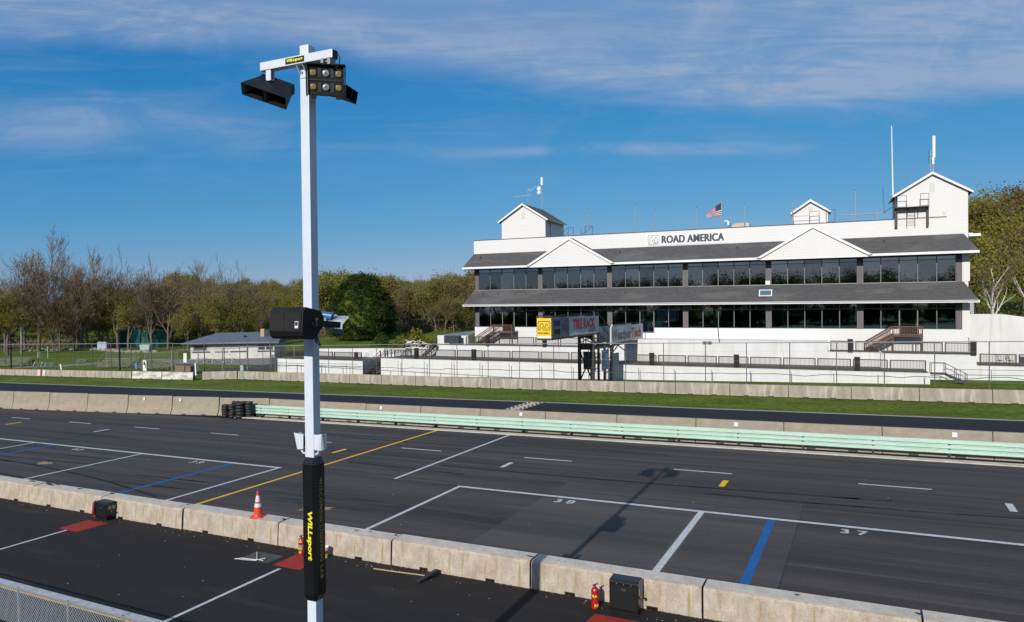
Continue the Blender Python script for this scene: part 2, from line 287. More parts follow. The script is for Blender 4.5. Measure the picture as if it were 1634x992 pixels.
# ------------------------------------------------------------------ mesh helpers
class MB:
    def __init__(s): s.v = []; s.f = []; s.m = []; s.mats = []
    def mi(s, mt):
        if mt is None: return 0
        if mt not in s.mats: s.mats.append(mt)
        return s.mats.index(mt)
    def add(s, vs, fs, mt=None, M=None):
        o = len(s.v); k = s.mi(mt)
        s.v += [tuple(M @ Vector(p)) for p in vs] if M is not None else [tuple(p) for p in vs]
        s.f += [tuple(o + i for i in f) for f in fs]; s.m += [k] * len(fs); return s
    def box(s, x0, x1, y0, y1, z0, z1, mt=None, M=None):
        return s.add([(x0, y0, z0), (x1, y0, z0), (x1, y1, z0), (x0, y1, z0), (x0, y0, z1), (x1, y0, z1), (x1, y1, z1), (x0, y1, z1)],
                     [(3, 2, 1, 0), (4, 5, 6, 7), (0, 1, 5, 4), (1, 2, 6, 5), (2, 3, 7, 6), (3, 0, 4, 7)], mt, M)
    def quad(s, a, b, c, d, mt=None, M=None): return s.add([a, b, c, d], [(0, 1, 2, 3)], mt, M)
    def tube(s, pts, rad, n=8, mt=None, cap=True, M=None):
        pts = [Vector(p) for p in pts]; k = len(pts)
        if isinstance(rad, (int, float)): rad = [rad] * k
        vs = []; ref = None
        for i, p in enumerate(pts):
            d = (pts[min(i + 1, k - 1)] - pts[max(i - 1, 0)]).normalized()
            if ref is None: ref = Vector((0, 0, 1)) if abs(d.z) < 0.9 else Vector((1, 0, 0))
            a = d.cross(ref).normalized(); b = a.cross(d).normalized(); ref = b
            for j in range(n):
                t = 2 * math.pi * (j + 0.5) / n
                vs.append(p + (a * math.cos(t) + b * math.sin(t)) * rad[i])
        fs = [(i * n + j, i * n + (j + 1) % n, (i + 1) * n + (j + 1) % n, (i + 1) * n + j) for i in range(k - 1) for j in range(n)]
        if cap: fs += [tuple(range(n))[::-1], tuple((k - 1) * n + j for j in range(n))]
        return s.add(vs, fs, mt, M)
    def bar(s, a, b, w, h=None, mt=None, M=None):     # rectangular bar from a to b
        a = Vector(a); b = Vector(b); h = h or w; d = (b - a).normalized()
        up = Vector((0, 0, 1)) if abs(d.z) < 0.95 else Vector((0, 1, 0))
        x = d.cross(up).normalized() * w / 2; y = x.cross(d).normalized() * h / 2
        vs = [a - x - y, a + x - y, a + x + y, a - x + y, b - x - y, b + x - y, b + x + y, b - x + y]
        return s.add(vs, [(0, 1, 2, 3), (7, 6, 5, 4), (4, 5, 1, 0), (5, 6, 2, 1), (6, 7, 3, 2), (7, 4, 0, 3)], mt, M)
    def lathe(s, prof, n=20, mt=None, M=None):
        vs = []; k = len(prof)
        for r_, z in prof:
            for j in range(n):
                t = 2 * math.pi * j / n; vs.append((r_ * math.cos(t), r_ * math.sin(t), z))
        fs = [(i * n + j, i * n + (j + 1) % n, (i + 1) * n + (j + 1) % n, (i + 1) * n + j) for i in range(k - 1) for j in range(n)]
        fs += [tuple(range(n))[::-1], tuple((k - 1) * n + j for j in range(n))]
        return s.add(vs, fs, mt, M)
    def prism(s, poly, y0, y1, mt=None, M=None):       # poly in x,z extruded along y
        n = len(poly)
        vs = [(x, y0, z) for x, z in poly] + [(x, y1, z) for x, z in poly]
        fs = [tuple(range(n)), tuple(range(2 * n - 1, n - 1, -1))] + [((i + 1) % n, i, n + i, n + (i + 1) % n) for i in range(n)]
        return s.add(vs, fs, mt, M)
    def prismx(s, poly, x0, x1, mt=None, M=None):      # poly in y,z extruded along x
        n = len(poly)
        vs = [(x0, y, z) for y, z in poly] + [(x1, y, z) for y, z in poly]
        fs = [tuple(range(n))[::-1], tuple(range(n, 2 * n))] + [(i, (i + 1) % n, n + (i + 1) % n, n + i) for i in range(n)]
        return s.add(vs, fs, mt, M)
    def build(s, name, mt=None, parent=None, smooth=False, bevel=0.0, label=None, fix=True):
        me = bpy.data.meshes.new(name); me.from_pydata(s.v, [], s.f)
        ms = s.mats or []
        if mt is not None and not ms: ms = [mt]
        for q in ms: me.materials.append(q)
        if len(ms) > 1: me.polygons.foreach_set('material_index', s.m)
        if fix and len(s.f) < 20000:
            b = bmesh.new(); b.from_mesh(me); bmesh.ops.recalc_face_normals(b, faces=b.faces)
            if bevel:
                bmesh.ops.remove_doubles(b, verts=b.verts, dist=1e-5)
                bmesh.ops.bevel(b, geom=[e for e in b.edges if len(e.link_faces) == 2 and e.calc_face_angle(0) > 0.6], offset=bevel, segments=2, affect='EDGES', profile=0.6)
            b.to_mesh(me); b.free()
        if smooth:
            me.polygons.foreach_set('use_smooth', [True] * len(me.polygons))
        me.update()
        o = bpy.data.objects.new(name, me); COL.objects.link(o)
        if parent: o.parent = parent
        if label: o['label'] = label
        return o

def tag(o, label, cat, group=None, kind=None):
    o['label'] = label; o['category'] = cat
    if group: o['group'] = group
    if kind: o['kind'] = kind
    return o
def thing(name, label, cat, loc=(0, 0, 0), rotz=0.0, group=None):
    o = bpy.data.objects.new(name, None); COL.objects.link(o); o.empty_display_size = 0.3
    o.location = loc; o.rotation_euler = (0, 0, rotz)
    return tag(o, label, cat, group)
def struct(name, mb, mt=None, smooth=False):
    o = mb.build(name, mt, smooth=smooth); o['kind'] = 'structure'; return o
KIDS = {}
def kids(o): return [c for c in bpy.data.objects if c.parent == o]
def dup(root, loc, rotz=None, label=None, group=None, scale=None):
    r = root.copy(); COL.objects.link(r); r.location = loc
    if rotz is not None: r.rotation_euler = (0, 0, rotz)
    if scale is not None: r.scale = scale if not isinstance(scale, (int, float)) else (scale,) * 3
    if label: r['label'] = label
    if group: r['group'] = group
    if root.name not in KIDS: KIDS[root.name] = [(c, kids(c)) for c in kids(root)]
    for ch, gr in KIDS[root.name]:
        c = ch.copy(); COL.objects.link(c); c.parent = r
        for g_ in gr:
            d = g_.copy(); COL.objects.link(d); d.parent = c
    return r
def text_mb(s, size, offset=0.0, xs=1.0, shear=0.0, depth=0.0, space=1.0):
    cu_ = bpy.data.curves.new('t', 'FONT'); cu_.body = s; cu_.size = size; cu_.offset = offset; cu_.shear = shear; cu_.space_character = space
    cu_.align_x = 'CENTER'; cu_.align_y = 'CENTER'; cu_.resolution_u = 4; cu_.extrude = depth
    o = bpy.data.objects.new('t', cu_); COL.objects.link(o)
    dg = bpy.context.evaluated_depsgraph_get(); me = bpy.data.meshes.new_from_object(o.evaluated_get(dg))
    v = [(p.co.x * xs, p.co.y, p.co.z) for p in me.vertices]; f = [tuple(p.vertices) for p in me.polygons]
    bpy.data.objects.remove(o); bpy.data.curves.remove(cu_); bpy.data.meshes.remove(me)
    return v, f
def put_text(mb, s, size, org, xd, yd, mt, **k):
    fit = k.pop('fit', None)
    v, f = text_mb(s, size, **k)
    xd = Vector(xd); yd = Vector(yd); zd = xd.cross(yd); org = Vector(org)
    if fit:
        x0 = min(p[0] for p in v); x1 = max(p[0] for p in v); y0 = min(p[1] for p in v); y1 = max(p[1] for p in v)
        fx = fit[0] / (x1 - x0); fy = fit[1] / (y1 - y0)
        v = [((p[0] - (x0 + x1) / 2) * fx, (p[1] - (y0 + y1) / 2) * fy, p[2]) for p in v]
    mb.add([org + xd * p[0] + yd * p[1] + zd * p[2] for p in v], f, mt)
def ribbon(mb, pts, w, org, xd, yd, mt, closed=False):
    pts = [Vector((p[0], p[1])) for p in pts]; n = len(pts); Lf = []; Rt = []
    for i in range(n):
        a = pts[(i - 1) % n] if closed or i > 0 else pts[i]; b = pts[(i + 1) % n] if closed or i < n - 1 else pts[i]
        d = (b - a).normalized(); q = Vector((-d.y, d.x)) * w / 2
        Lf.append(pts[i] + q); Rt.append(pts[i] - q)
    org = Vector(org); xd = Vector(xd); yd = Vector(yd)
    vs = [org + xd * p.x + yd * p.y for p in Lf + Rt]
    fs = [(i, (i + 1) % n, n + (i + 1) % n, n + i) for i in range(n if closed else n - 1)]
    mb.add(vs, fs, mt)
def circuit_logo(mb, org, xd, yd, s, mt):      # frame with the two track-shaped letters inside
    def arc(cx, cy, r_, a0_, a1_, k=6): return [(cx + r_ * math.cos(R(a0_ + (a1_ - a0_) * i / k)), cy + r_ * math.sin(R(a0_ + (a1_ - a0_) * i / k))) for i in range(k + 1)]
    S = lambda P: [(x * s, y * s) for x, y in P]
    fr = arc(0.42, 0.28, 0.08, 0, 90) + arc(-0.42, 0.28, 0.08, 90, 180) + arc(-0.42, -0.22, 0.08, 180, 270) + [(-0.33, -0.30)]
    ribbon(mb, S(fr), 0.05 * s, org, xd, yd, mt)
    ribbon(mb, S([(0.5, 0.28), (0.5, -0.22)] + arc(0.42, -0.22, 0.08, 0, -90) + [(0.22, -0.30)]), 0.05 * s, org, xd, yd, mt)
    r_ = [(-0.33, -0.30), (-0.33, 0.05)] + arc(-0.19, 0.05, 0.14, 180, 0, 8) + arc(-0.13, -0.03, 0.08, 0, -90, 3) + [(-0.19, -0.12), (-0.02, -0.30), (0.22, -0.30)]
    ribbon(mb, S(r_), 0.05 * s, org, xd, yd, mt)
    ribbon(mb, S([(0.04, -0.16), (0.19, 0.19), (0.25, 0.19), (0.38, -0.16), (0.04, -0.16)]), 0.05 * s, org, xd, yd, mt)
# ------------------------------------------------------------------ ground, roads, markings
def sstep(x, a, b):
    t = max(0.0, min(1.0, (x - a) / (b - a))); return t * t * (3 - 2 * t)
def ground_h(x, y):
    r = math.hypot(x, y); az = math.degrees(math.atan2(y, x))
    h = gz(x) - 0.06
    if y > 20:
        wl = sstep(az, 95, 112)                              # left part: long gentle rise towards the woods
        w2 = sstep(az, 129, 137)
        h += wl * ((sstep(r, 175, 330) * (1 - w2) + sstep(r, 275, 400) * w2) * 7.5 + sstep(r, 320, 520) * 9 * (1 - sstep(az, 146, 156)))
        wr = 1 - sstep(az, 84, 97)                           # right part: steep wooded hillside
        h += wr * sstep(y, 112, 235) * (20 + 6 * sstep(r, 220, 400))
        h += (1 - wl) * (1 - wr) * sstep(r, 150, 400) * 12
    return h
def axis(a, b, dense, k=1.0):
    out = []; x = a
    while x < b:
        out.append(x); x += 6 if dense[0] < x < dense[1] else 22
    out.append(b); return out
gx = axis(-1500, 1200, (-340, 180)); gy = axis(-600, 1500, (60, 420))
mb = MB(); nx = len(gx)
for y in gy:
    for x in gx: mb.v.append((x, y, ground_h(x, y)))
mb.f = [(j * nx + i, j * nx + i + 1, (j + 1) * nx + i + 1, (j + 1) * nx + i) for j in range(len(gy) - 1) for i in range(nx - 1)]
mb.m = [0] * len(mb.f)
g = mb.build('grass_field', grass, smooth=True, fix=False); g['kind'] = 'structure'

def sheet(name, pts, lift, mt):
    mb = MB(); mb.add([(x, y, gz(x) + lift) for x, y in pts], [tuple(range(len(pts)))], mt); return struct(name, mb)
def strip(mb, x0, x1, y0, y1, lift, mt=None):
    mb.add([(x0, y0, gz(x0) + lift), (x1, y0, gz(x1) + lift), (x1, y1, gz(x1) + lift), (x0, y1, gz(x0) + lift)], [(0, 1, 2, 3)], mt)
sheet('paddock_road', [(-300, -90), (150, -90), (150, 20.6), (-300, 20.6)], 0.0, asphalt_pad)
mb = MB()
low = [(-300, 32), (-120, 37.8), (-82.2, 41.9), (-64.4, 43.8), (-52.3, 45.4), (150, 45.4)]
up = [(x, 20.6) for x, y in low]
mb.add([(x, y, gz(x)) for x, y in up + low[::-1]], [(i, i + 1, 10 - i, 11 - i) for i in range(5)], asphalt_pit)
struct('pit_lane', mb)
mb = MB()
edge = [(-300, 55.4), (-160, 58.3), (-118, 60.2), (-70, 60.9), (-30, 61.35), (150, 61.45)]
inn = [(-300, 32), (-160, 36), (-118, 38), (-70, 43.3), (-30, 46), (150, 46)]
mb.add([(x, y, gz(x)) for x, y in inn + edge[::-1]], [(i, i + 1, 10 - i, 11 - i) for i in range(5)], asphalt_trk)
struct('race_track', mb)
mb = MB()
for (xa, ya), (xb, yb) in zip(edge[:-1], edge[1:]):
    mb.add([(xa, ya - .06, gz(xa) + .01), (xb, yb - .06, gz(xb) + .01), (xb, yb + .12, gz(xb) + .01), (xa, ya + .12, gz(xa) + .01)], [(0, 1, 2, 3)], white_paint)
    mb.add([(xa, ya + .12, gz(xa) + .006), (xb, yb + .12, gz(xb) + .006), (xb, yb + .5, gz(xb) + .006), (xa, ya + .5, gz(xa) + .006)], [(0, 1, 2, 3)], dirt)
struct('track_edge_line', mb)
mb = MB(); strip(mb, -51.5, 40, 44.95, 45.55, 0.06); strip(mb, -51.5, 40, 44.95, 44.951, 0.06)
mb.add([(-51.5, 44.95, gz(-51.5)), (40, 44.95, gz(40)), (40, 44.95, gz(40) + .06), (-51.5, 44.95, gz(-51.5) + .06)], [(0, 1, 2, 3)])
struct('kerb_strip', mb, conc_top)

# painted markings in the pit lane
mb = MB()
for x0, x1 in ((-120, -31.2), (-18.9, 60)): strip(mb, x0, x1, 30.86, 31.10, 0.006)
struct('white_line', mb, white_paint)
mb = MB()
for x, w in ((-68.4, .2), (-56.1, .2), (-43.72, .2), (-31.3, .2), (-18.78, .2), (-6.45, .26), (5.9, .26)): strip(mb, x - w / 2, x + w / 2, 20.9, 30.86, 0.005)
strip(mb, -23.1, -22.9, 31.15, 45.1, 0.005)
struct('stall_line', mb, white_paint)
mb = MB()
for k in range(-8, 8):
    x = -0.38 + 9.13 * k; strip(mb, x, x + 3.12, 38.32, 38.48, 0.005)
for x in (-18.75, -56.35, 5.5): strip(mb, x - .14, x + .14, 35.6, 36.9, 0.005)
struct('lane_dash', mb, white_paint)
mb = MB(); strip(mb, -29.28, -29.08, 20.9, 45.1, 0.006)
for x in (-31.2, -6.44, -68.9): strip(mb, x - .14, x + .14, 35.55, 36.85, 0.005)
struct('yellow_line', mb, yellow_paint)
mb = MB()
for x in (-29.62, -28.78): strip(mb, x - .02, x + .02, 20.9, 45.1, 0.004)
strip(mb, -6.66, -6.58, 21, 30.7, 0.004, joint_dark)
strip(mb, -6.32, -6.24, 21, 30.7, 0.004, joint_dark)
for x in (-41.5, -38.5): mb.add([(x, 40, gz(x) + .004), (x + .05, 40, gz(x) + .004), (x + 2.05, 45.1, gz(x + 2) + .004), (x + 2, 45.1, gz(x + 2) + .004)], [(0, 1, 2, 3)], ghost_paint)
struct('faint_line', mb, ghost_paint)
mb = MB()
for x in (-53.5, -35.05, -3.55): strip(mb, x - .15, x + .15, 20.9, 30.8, 0.005)
struct('blue_line', mb, blue_paint)
mb = MB()
for s, x in (('38', -12.64), ('37', -0.45), ('39', -37.62), ('40', -49.9)):
    put_text(mb, s, 0.7, (x, 30.33, gz(x) + 0.006), (1, 0, SX), (0, 1, 0), white_paint, offset=0.012, fit=(0.98, 0.56), space=1.5)
struct('stall_number', mb, white_paint)
mb = MB()
for k in range(5): strip(mb, -31.14 + 12.3 * k - .07, -31.14 + 12.3 * k + .07, 13.9, 18.6, 0.004, white_paint)
strip(mb, -60, 30, 13.62, 13.98, 0.004, white_paint)
strip(mb, -60, 30, 13.48, 13.58, 0.004, yellow_paint)
struct('paddock_line', mb)
mb = MB()
for pts in ([(-31.72, 18.42), (-30.42, 18.38), (-30.3, 19.72), (-31.75, 19.72)], [(-19.33, 18.75), (-18.05, 18.75), (-18.1, 20.0), (-19.35, 20.0)], [(-7.3, 18.2), (-5.85, 18.2), (-5.83, 19.5), (-7.2, 19.5)]):
    mb.add([(x, y, gz(x) + .008) for x, y in pts], [(0, 1, 2, 3)])
struct('red_pad', mb, red_paint)
# tar seam and patch
mb = MB(); strip(mb, -2.52, -2.48, 21, 33.8, 0.0035); strip(mb, -14, -2.48, 33.78, 33.81, 0.0035)
struct('tar_seam', mb, mat('tar', (0.022, 0.022, 0.023), rough=0.6))
# start line with chequers
mb = MB(); cw = 0.42; y0 = 47.8
for r_ in range(33):
    for c in range(3):
        for side in (0, 1):
            x = -29.35 + c * 0.2 if side == 0 else -28.2 + c * 0.2
            strip(mb, x, x + 0.2, y0 + r_ * cw, y0 + (r_ + 1) * cw, 0.012, white_paint if (r_ + c) % 2 else black_txt)
strip(mb, -28.62, -28.38, y0, 61.2, 0.012, yellow_paint)
strip(mb, -28.75, -28.62, y0, 61.2, 0.011, white_paint); strip(mb, -28.38, -28.2, y0, 61.2, 0.011, white_paint)
struct('start_line', mb)
# seams, repair patches, rubber marks and oil spots in the pit lane
mb = MB()
for y, xa, xb in ((26.1, -60, 30), (33.4, -90, 6), (37.3, -90, 40), (41.9, -70, 40)):
    n_s = 60
    for i in range(n_s):
        a_, b_ = xa + (xb - xa) * i / n_s, xa + (xb - xa) * (i + 1) / n_s; w = .02
        ya, yb = y + .03 * math.sin(i * 1.7), y + .03 * math.sin((i + 1) * 1.7)
        mb.add([(a_, ya - w, gz(a_) + .0025), (b_, yb - w, gz(b_) + .0025), (b_, yb + w, gz(b_) + .0025), (a_, ya + w, gz(a_) + .0025)], [(0, 1, 2, 3)])
struct('paving_seam', mb, mat('seam_dark', (.026, .025, .026), rough=.7))
mb = MB(); strip(mb, -13.9, -2.54, 21.2, 33.75, 0.002)
struct('asphalt_patch', mb, mat('patch_asphalt', (.076, .068, .064), (.041, .037, .037), 0.8, .85, stretch=(.05, 1, 1), detail=8, lo=.38, hi=.62, fine=.25, fs=22))
mb = MB(); rk_ = random.Random(91)
for k in range(26):
    x0_, y0_ = rk_.uniform(-75, 12), rk_.uniform(23, 44); L_ = rk_.uniform(6, 26); cv_ = rk_.uniform(-.006, .006); dy = rk_.uniform(-.05, .05); w = rk_.uniform(.06, .14)
    for off in (0, rk_.choice((0, 1.55))):
        P_ = [(x0_ + L_ * i / 14, y0_ + off + dy * L_ * i / 14 + cv_ * (L_ * i / 14) ** 2) for i in range(15)]
        for (xa, ya), (xb, yb) in zip(P_[:-1], P_[1:]):
            if max(ya, yb) < 44.5 and min(ya, yb) > 21.3: mb.add([(xa, ya - w, gz(xa) + .003), (xb, yb - w, gz(xb) + .003), (xb, yb + w, gz(xb) + .003), (xa, ya + w, gz(xa) + .003)], [(0, 1, 2, 3)])
struct('rubber_mark', mb, mat('rubber_smear', (.034, .031, .031), (.052, .047, .046), 3, .75, stretch=(.3, 1, 1), fine=.2))
# sand patch, drain slab
def blob(name, cx, cy, rx, ry, mt, seed, lift=0.007, n=26, rot=0):
    rnd = random.Random(seed); mb = MB(); vs = [(cx, cy, gz(cx) + lift)]
    for i in range(n):
        t = 2 * math.pi * i / n; k = rnd.uniform(0.55, 1.15); a = rx * k * math.cos(t); b_ = ry * k * math.sin(t)
        x = cx + a * math.cos(rot) - b_ * math.sin(rot); y = cy + a * math.sin(rot) + b_ * math.cos(rot); vs.append((x, y, gz(x) + lift))
    mb.add(vs, [(0, 1 + i, 1 + (i + 1) % n) for i in range(n)]); return tag(mb.build(name, mt), 'x', 'sand', kind='stuff')
o = blob('sand_patch', -22.9, 25.0, 0.95, 0.32, sand, 3, rot=R(35)); tag(o, 'spilt tan sand on the pit lane asphalt behind the orange cone', 'sand', kind='stuff')
o = blob('sand_patch', -47.3, 26.6, 0.75, 0.35, sand, 5); tag(o, 'small rusty sand stain on the asphalt at the far left edge of the stalls', 'sand', kind='stuff')
# driveway and slab in the park
sheet('park_driveway', [(-104, 78.3), (-92.5, 80.5), (-86, 96), (-98, 103.5), (-106, 104), (-97, 97), (-99.5, 88)], -0.02, mat('park_asphalt', (0.05, 0.05, 0.05), (0.035, 0.035, 0.036), 1, 0.9))
sheet('picnic_slab', [(-158, 81.2), (-153, 81.0), (-143.5, 85.5), (-143, 94), (-150, 94.5), (-150, 88)], -0.015, mat('slab_concrete', (0.26, 0.23, 0.19), (0.20, 0.18, 0.15), 1, 0.9))
sheet('shed_slab', [(-136, 101), (-124, 94.5), (-100, 94), (-98, 106), (-112, 116), (-132, 110)], -0.012, mat('slab_concrete2', (0.25, 0.23, 0.20), (0.19, 0.17, 0.15), 1, 0.9))

# ------------------------------------------------------------------ near barrier blocks
def seg_along(proto, spots, label, group):
    first = True
    for (xa, ya), (xb, yb), sc in spots:
        cx, cy = (xa + xb) / 2, (ya + yb) / 2; ang = math.atan2(yb - ya, xb - xa)
        if first: o = proto; first = False
        else:
            o = proto.copy(); COL.objects.link(o)
        o.location = (cx, cy, gz(cx)); o.rotation_euler = (0, -math.atan(SX), ang)
        o.scale = (1, 1, sc)
        tag(o, label, 'concrete barrier', group)
mb = MB(); LN = 5.47 / 2; base = 0.07
def near_prof(z0): return
prof = [(0, .1), (.02, .34), (.06, .80), (.10, .86), (.17, .885), (.70, .90), (.74, .86), (.78, .34), (.80, .1)]
top_k = len(prof)
vs = [(-LN, y, z) for y, z in prof] + [(LN, y, z) for y, z in prof]
n_ = top_k
for i in range(n_ - 1):
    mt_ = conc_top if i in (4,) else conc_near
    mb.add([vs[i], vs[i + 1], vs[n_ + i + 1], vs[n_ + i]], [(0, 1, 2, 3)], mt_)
mb.add(vs[:n_], [tuple(range(n_))], joint_dark); mb.add(vs[n_:], [tuple(range(n_))], joint_dark)
mb.add([(-LN, 0, .1), (LN, 0, .1), (LN, .8, .1), (-LN, .8, .1)], [(0, 1, 2, 3)], joint_dark)
for a, b_ in ((-LN, -1.55), (-1.2, 1.1), (1.45, LN)): mb.box(a, b_, 0, .8, -.12, .1, conc_near)
proto = mb.build('concrete_barrier', None)
rr = random.Random(4)
spots = []
NB_LAB = {-8: 'lichen-stained concrete block of the near wall beyond the left edge of the picture', -7: 'lichen-stained concrete block of the near wall cut by the left edge of the picture', -6: 'near wall block with dark tar scuffs on its cap at the left', -5: 'near wall block directly behind the left cabinet and extinguisher',
          -4: 'near wall block between the left cabinet and the orange cone', -3: 'near wall block that carries the orange cone', -2: 'near wall block behind the black sleeve of the pole and the bucket', -1: 'near wall block with yellow stains behind the push broom head',
          0: 'near wall block crossed by the pole shadow, behind the right extinguisher and cabinet', 1: 'near wall block in front of the blue line at the lower right', 2: 'near wall block in the bottom right corner'}
first = True
for k in range(-8, 3):
    x = -9.76 + 5.52 * k; xb = x + 5.5; ya = 20.44 + rr.uniform(-.03, .03); yb = 20.44 + rr.uniform(-.03, .03)
    o = proto if first else proto.copy()
    if not first: COL.objects.link(o)
    first = False; cx = (x + xb) / 2
    o.location = (cx, (ya + yb) / 2, gz(cx)); o.rotation_euler = (0, -math.atan(SX), math.atan2(yb - ya, xb - x)); o.scale = (1, 1, rr.uniform(.985, 1.015))
    tag(o, NB_LAB[k], 'concrete barrier', 'concrete blocks of the nearest pit wall')
# pit wall blocks (behind the guardrail)
def block(name, prof, ln, mt, slots=True):
    mb = MB(); h = ln / 2; n = len(prof)
    vs = [(-h, y, z) for y, z in prof] + [(h, y, z) for y, z in prof]
    mb.add(vs, [(i, (i + 1) % n, n + (i + 1) % n, n + i) for i in range(n)], mt)
    mb.add(vs, [tuple(range(n))[::-1], tuple(range(n, 2 * n))], joint_dark)
    if slots:
        for x in (-1.4, 0.9): mb.box(x, x + .5, min(p[0] for p in prof) - .004, .1, -.03, .085, joint_dark)
    return mb.build(name)
pw = block('concrete_barrier', [(-.42, 0), (-.40, .10), (-.20, .5), (-.09, 1.5), (.09, 1.5), (.20, .5), (.42, .1), (.42, 0)], 5.40, conc_pit)
path = [(-300, 33.5), (-120, 39.2), (-94, 41.4), (-82, 42.5), (-64.4, 44.35), (-54, 45.75), (-49.5, 46.7), (-19, 46.85), (60, 46.85)]
def py(x, P):
    for (a, ya), (b_, yb) in zip(P[:-1], P[1:]):
        if a <= x <= b_: return ya + (yb - ya) * (x - a) / (b_ - a)
    return P[-1][1]
def ph(x): return 1.0 if x > -40 else 1.0 + 0.2 * min(1, (-40 - x) / 40)
spots = [((0.85 + 5.44 * k, py(.85 + 5.44 * k, path)), (.85 + 5.44 * (k + 1) - .03, py(.85 + 5.44 * (k + 1), path)), ph(.85 + 5.44 * k)) for k in range(-24, 5)]
seg_along(pw, spots, 'tan concrete block of the tapered wall between pit lane and race track', 'concrete blocks of the wall between pit lane and track')
# far barrier blocks
fb = block('concrete_barrier', [(-.26, 0), (-.24, .1), (-.15, 1.13), (.15, 1.13), (.24, .1), (.26, 0)], 5.30, conc_far)
pathf = [(-86.5, 73.4), (-70, 72.7), (-54, 71.9), (-36, 71.2), (-4, 71.05), (60, 71.2)]
spots = [((-1.2 + 5.36 * k, py(-1.2 + 5.36 * k, pathf)), (-1.2 + 5.36 * (k + 1) - .05, py(-1.2 + 5.36 * (k + 1), pathf)), 1.0 + rr.uniform(-.02, .02)) for k in range(-16, 7)]
seg_along(fb, spots, 'grey concrete block along the grass verge in front of the white terraces', 'concrete blocks in front of the terraces')
lf = block('concrete_barrier', [(-.26, 0), (-.24, .1), (-.15, 1.05), (.15, 1.05), (.24, .1), (.26, 0)], 6.3, conc_far)
lf_w = block('concrete_barrier', [(-.26, 0), (-.24, .1), (-.15, 1.1), (.15, 1.1), (.24, .1), (.26, 0)], 6.6, conc_white)
pl = [(-220, 66.6), (-135.8, 69.5), (-88, 70.5), (-80, 70.6)]
spots = []; x = -101.2
for k in range(15): spots.append(((x - 6.35, py(x - 6.35, pl)), (x - .05, py(x - .05, pl)), 1.0)); x -= 6.35
seg_along(lf, spots, 'plain tan concrete block along the grass verge in front of the picnic park', 'concrete blocks in front of the picnic park')
seg_along(lf_w, [((-94.3, 70.35), (-87.8, 70.45), 1.04)], 'whitewashed concrete block at the right end of the picnic park barrier', None) if False else None
for (a, b_, lab) in ((-101.15, -94.45, 'half whitewashed concrete block, second from the right end of the picnic park barrier'), (-94.4, -87.8, 'whitewashed concrete block closing the right end of the picnic park barrier')):
    if a < -101: o = lf_w
    else: o = lf_w.copy(); COL.objects.link(o)
    cx = (a + b_) / 2; o.location = (cx, py(cx, pl) + .03, gz(cx)); o.rotation_euler = (0, -math.atan(SX), .02); tag(o, lab, 'concrete barrier')
# red capping and red-white stripe on the left blocks
mb = MB(); 
mb.bar((-170, py(-170, pl), gz(-170) + 1.075), (-124.5, py(-124.5, pl), gz(-124.5) + 1.075), .30, .03, red_txt)
tag(mb.build('red_cap_rail'), 'thin red capping strip along the top of the leftmost park barrier blocks', 'capping strip')
mb = MB()
for x, mt_ in ((-124.6, flag_white), (-123.9, red_txt), (-123.2, flag_white)): 
    w = .42 if mt_ is flag_white else .26
    y = py(x, pl); z = gz(x); mb.add([(x - w, y - .275, z + .05), (x + w, y - .275, z + .05), (x + w, y - .175, z + 1.06), (x - w, y - .175, z + 1.06)], [(0, 1, 2, 3)], mt_)
tag(mb.build('painted_marker'), 'white and red vertical stripe painted on a park barrier block', 'marker stripe')
# small white number plates on the pit wall
PLB = ['leftmost white plate on the pit wall, left of the tyres', 'second white plate from the left on the pit wall', 'white plate on the pit wall just right of the tyre stacks', 'white plate on the pit wall right of the light pole', 'white plate on the pit wall right of the chequered start line', 'white plate on the pit wall below the tall blank terrace block', 'white plate on the pit wall nearest the right edge']
for i, x in enumerate((-62.4, -58.0, -49.2, -35.7, -22.9, -7.5, 4.45)):
    y = py(x, path); s = ph(x)
    mb = MB(); mb.add([(x - .12, y - .2, gz(x) + 1.12 * s), (x + .12, y - .2, gz(x) + 1.12 * s), (x + .12, y - .155, gz(x) + 1.38 * s), (x - .12, y - .155, gz(x) + 1.38 * s)], [(0, 1, 2, 3)], refl_white)
    o = mb.build('marker_plate'); tag(o, PLB[i], 'plate', 'small white plates on the pit wall')

# ------------------------------------------------------------------ mint guardrail
t = thing('guardrail', 'long mint green double guardrail bolted in front of the pit wall', 'guardrail', (0, 0, 0))
RP = [(0, 0), (-.08, .05), (-.08, .21), (.05, .225), (.05, .25), (-.08, .315), (-.08, .47), (.05, .485), (.05, .51), (-.08, .575), (-.08, .74), (0, .79)]
xs = [-49.6] + [-45.7 + 7.62 * k for k in range(12)]
for i_, (a, b_) in enumerate(zip(xs[:-1], xs[1:])):
    mb = MB(); e = b_ + .12; off = -.004 * (i_ % 2)
    F1 = [(46.05 + y + off, .27 + z) for y, z in RP]; F2 = [(y + .012, z) for y, z in F1][::-1]; PP = F1 + F2; n = len(PP)
    vs = [(a, y, z + gz(a)) for y, z in PP] + [(e, y, z + gz(e)) for y, z in PP]
    mb.add(vs, [(i, (i + 1) % n, n + (i + 1) % n, n + i) for i in range(n)], mint)
    for bx in (.03, .15, .27):
        for bz in (.26, .53): mb.box(b_ - bx, b_ - bx + .03, 46.045, 46.06, gz(b_) + .27 + bz - .012, gz(b_) + .27 + bz + .012, dark_steel)
    mb.build('rail_beam', None, t)
mb = MB(); mb.box(-50.0, -49.3, 45.99, 46.06, gz(-50) + .5, gz(-50) + 1.15); mb.build('end_plate', mint, t)
for k in range(24):
    x = -49.2 + 3.81 * k
    if x > 36: break
    mb = MB(); mb.box(x - .06, x + .06, 46.07, 46.25, gz(x), gz(x) + 1.02); mb.build('post', dark_steel, t)
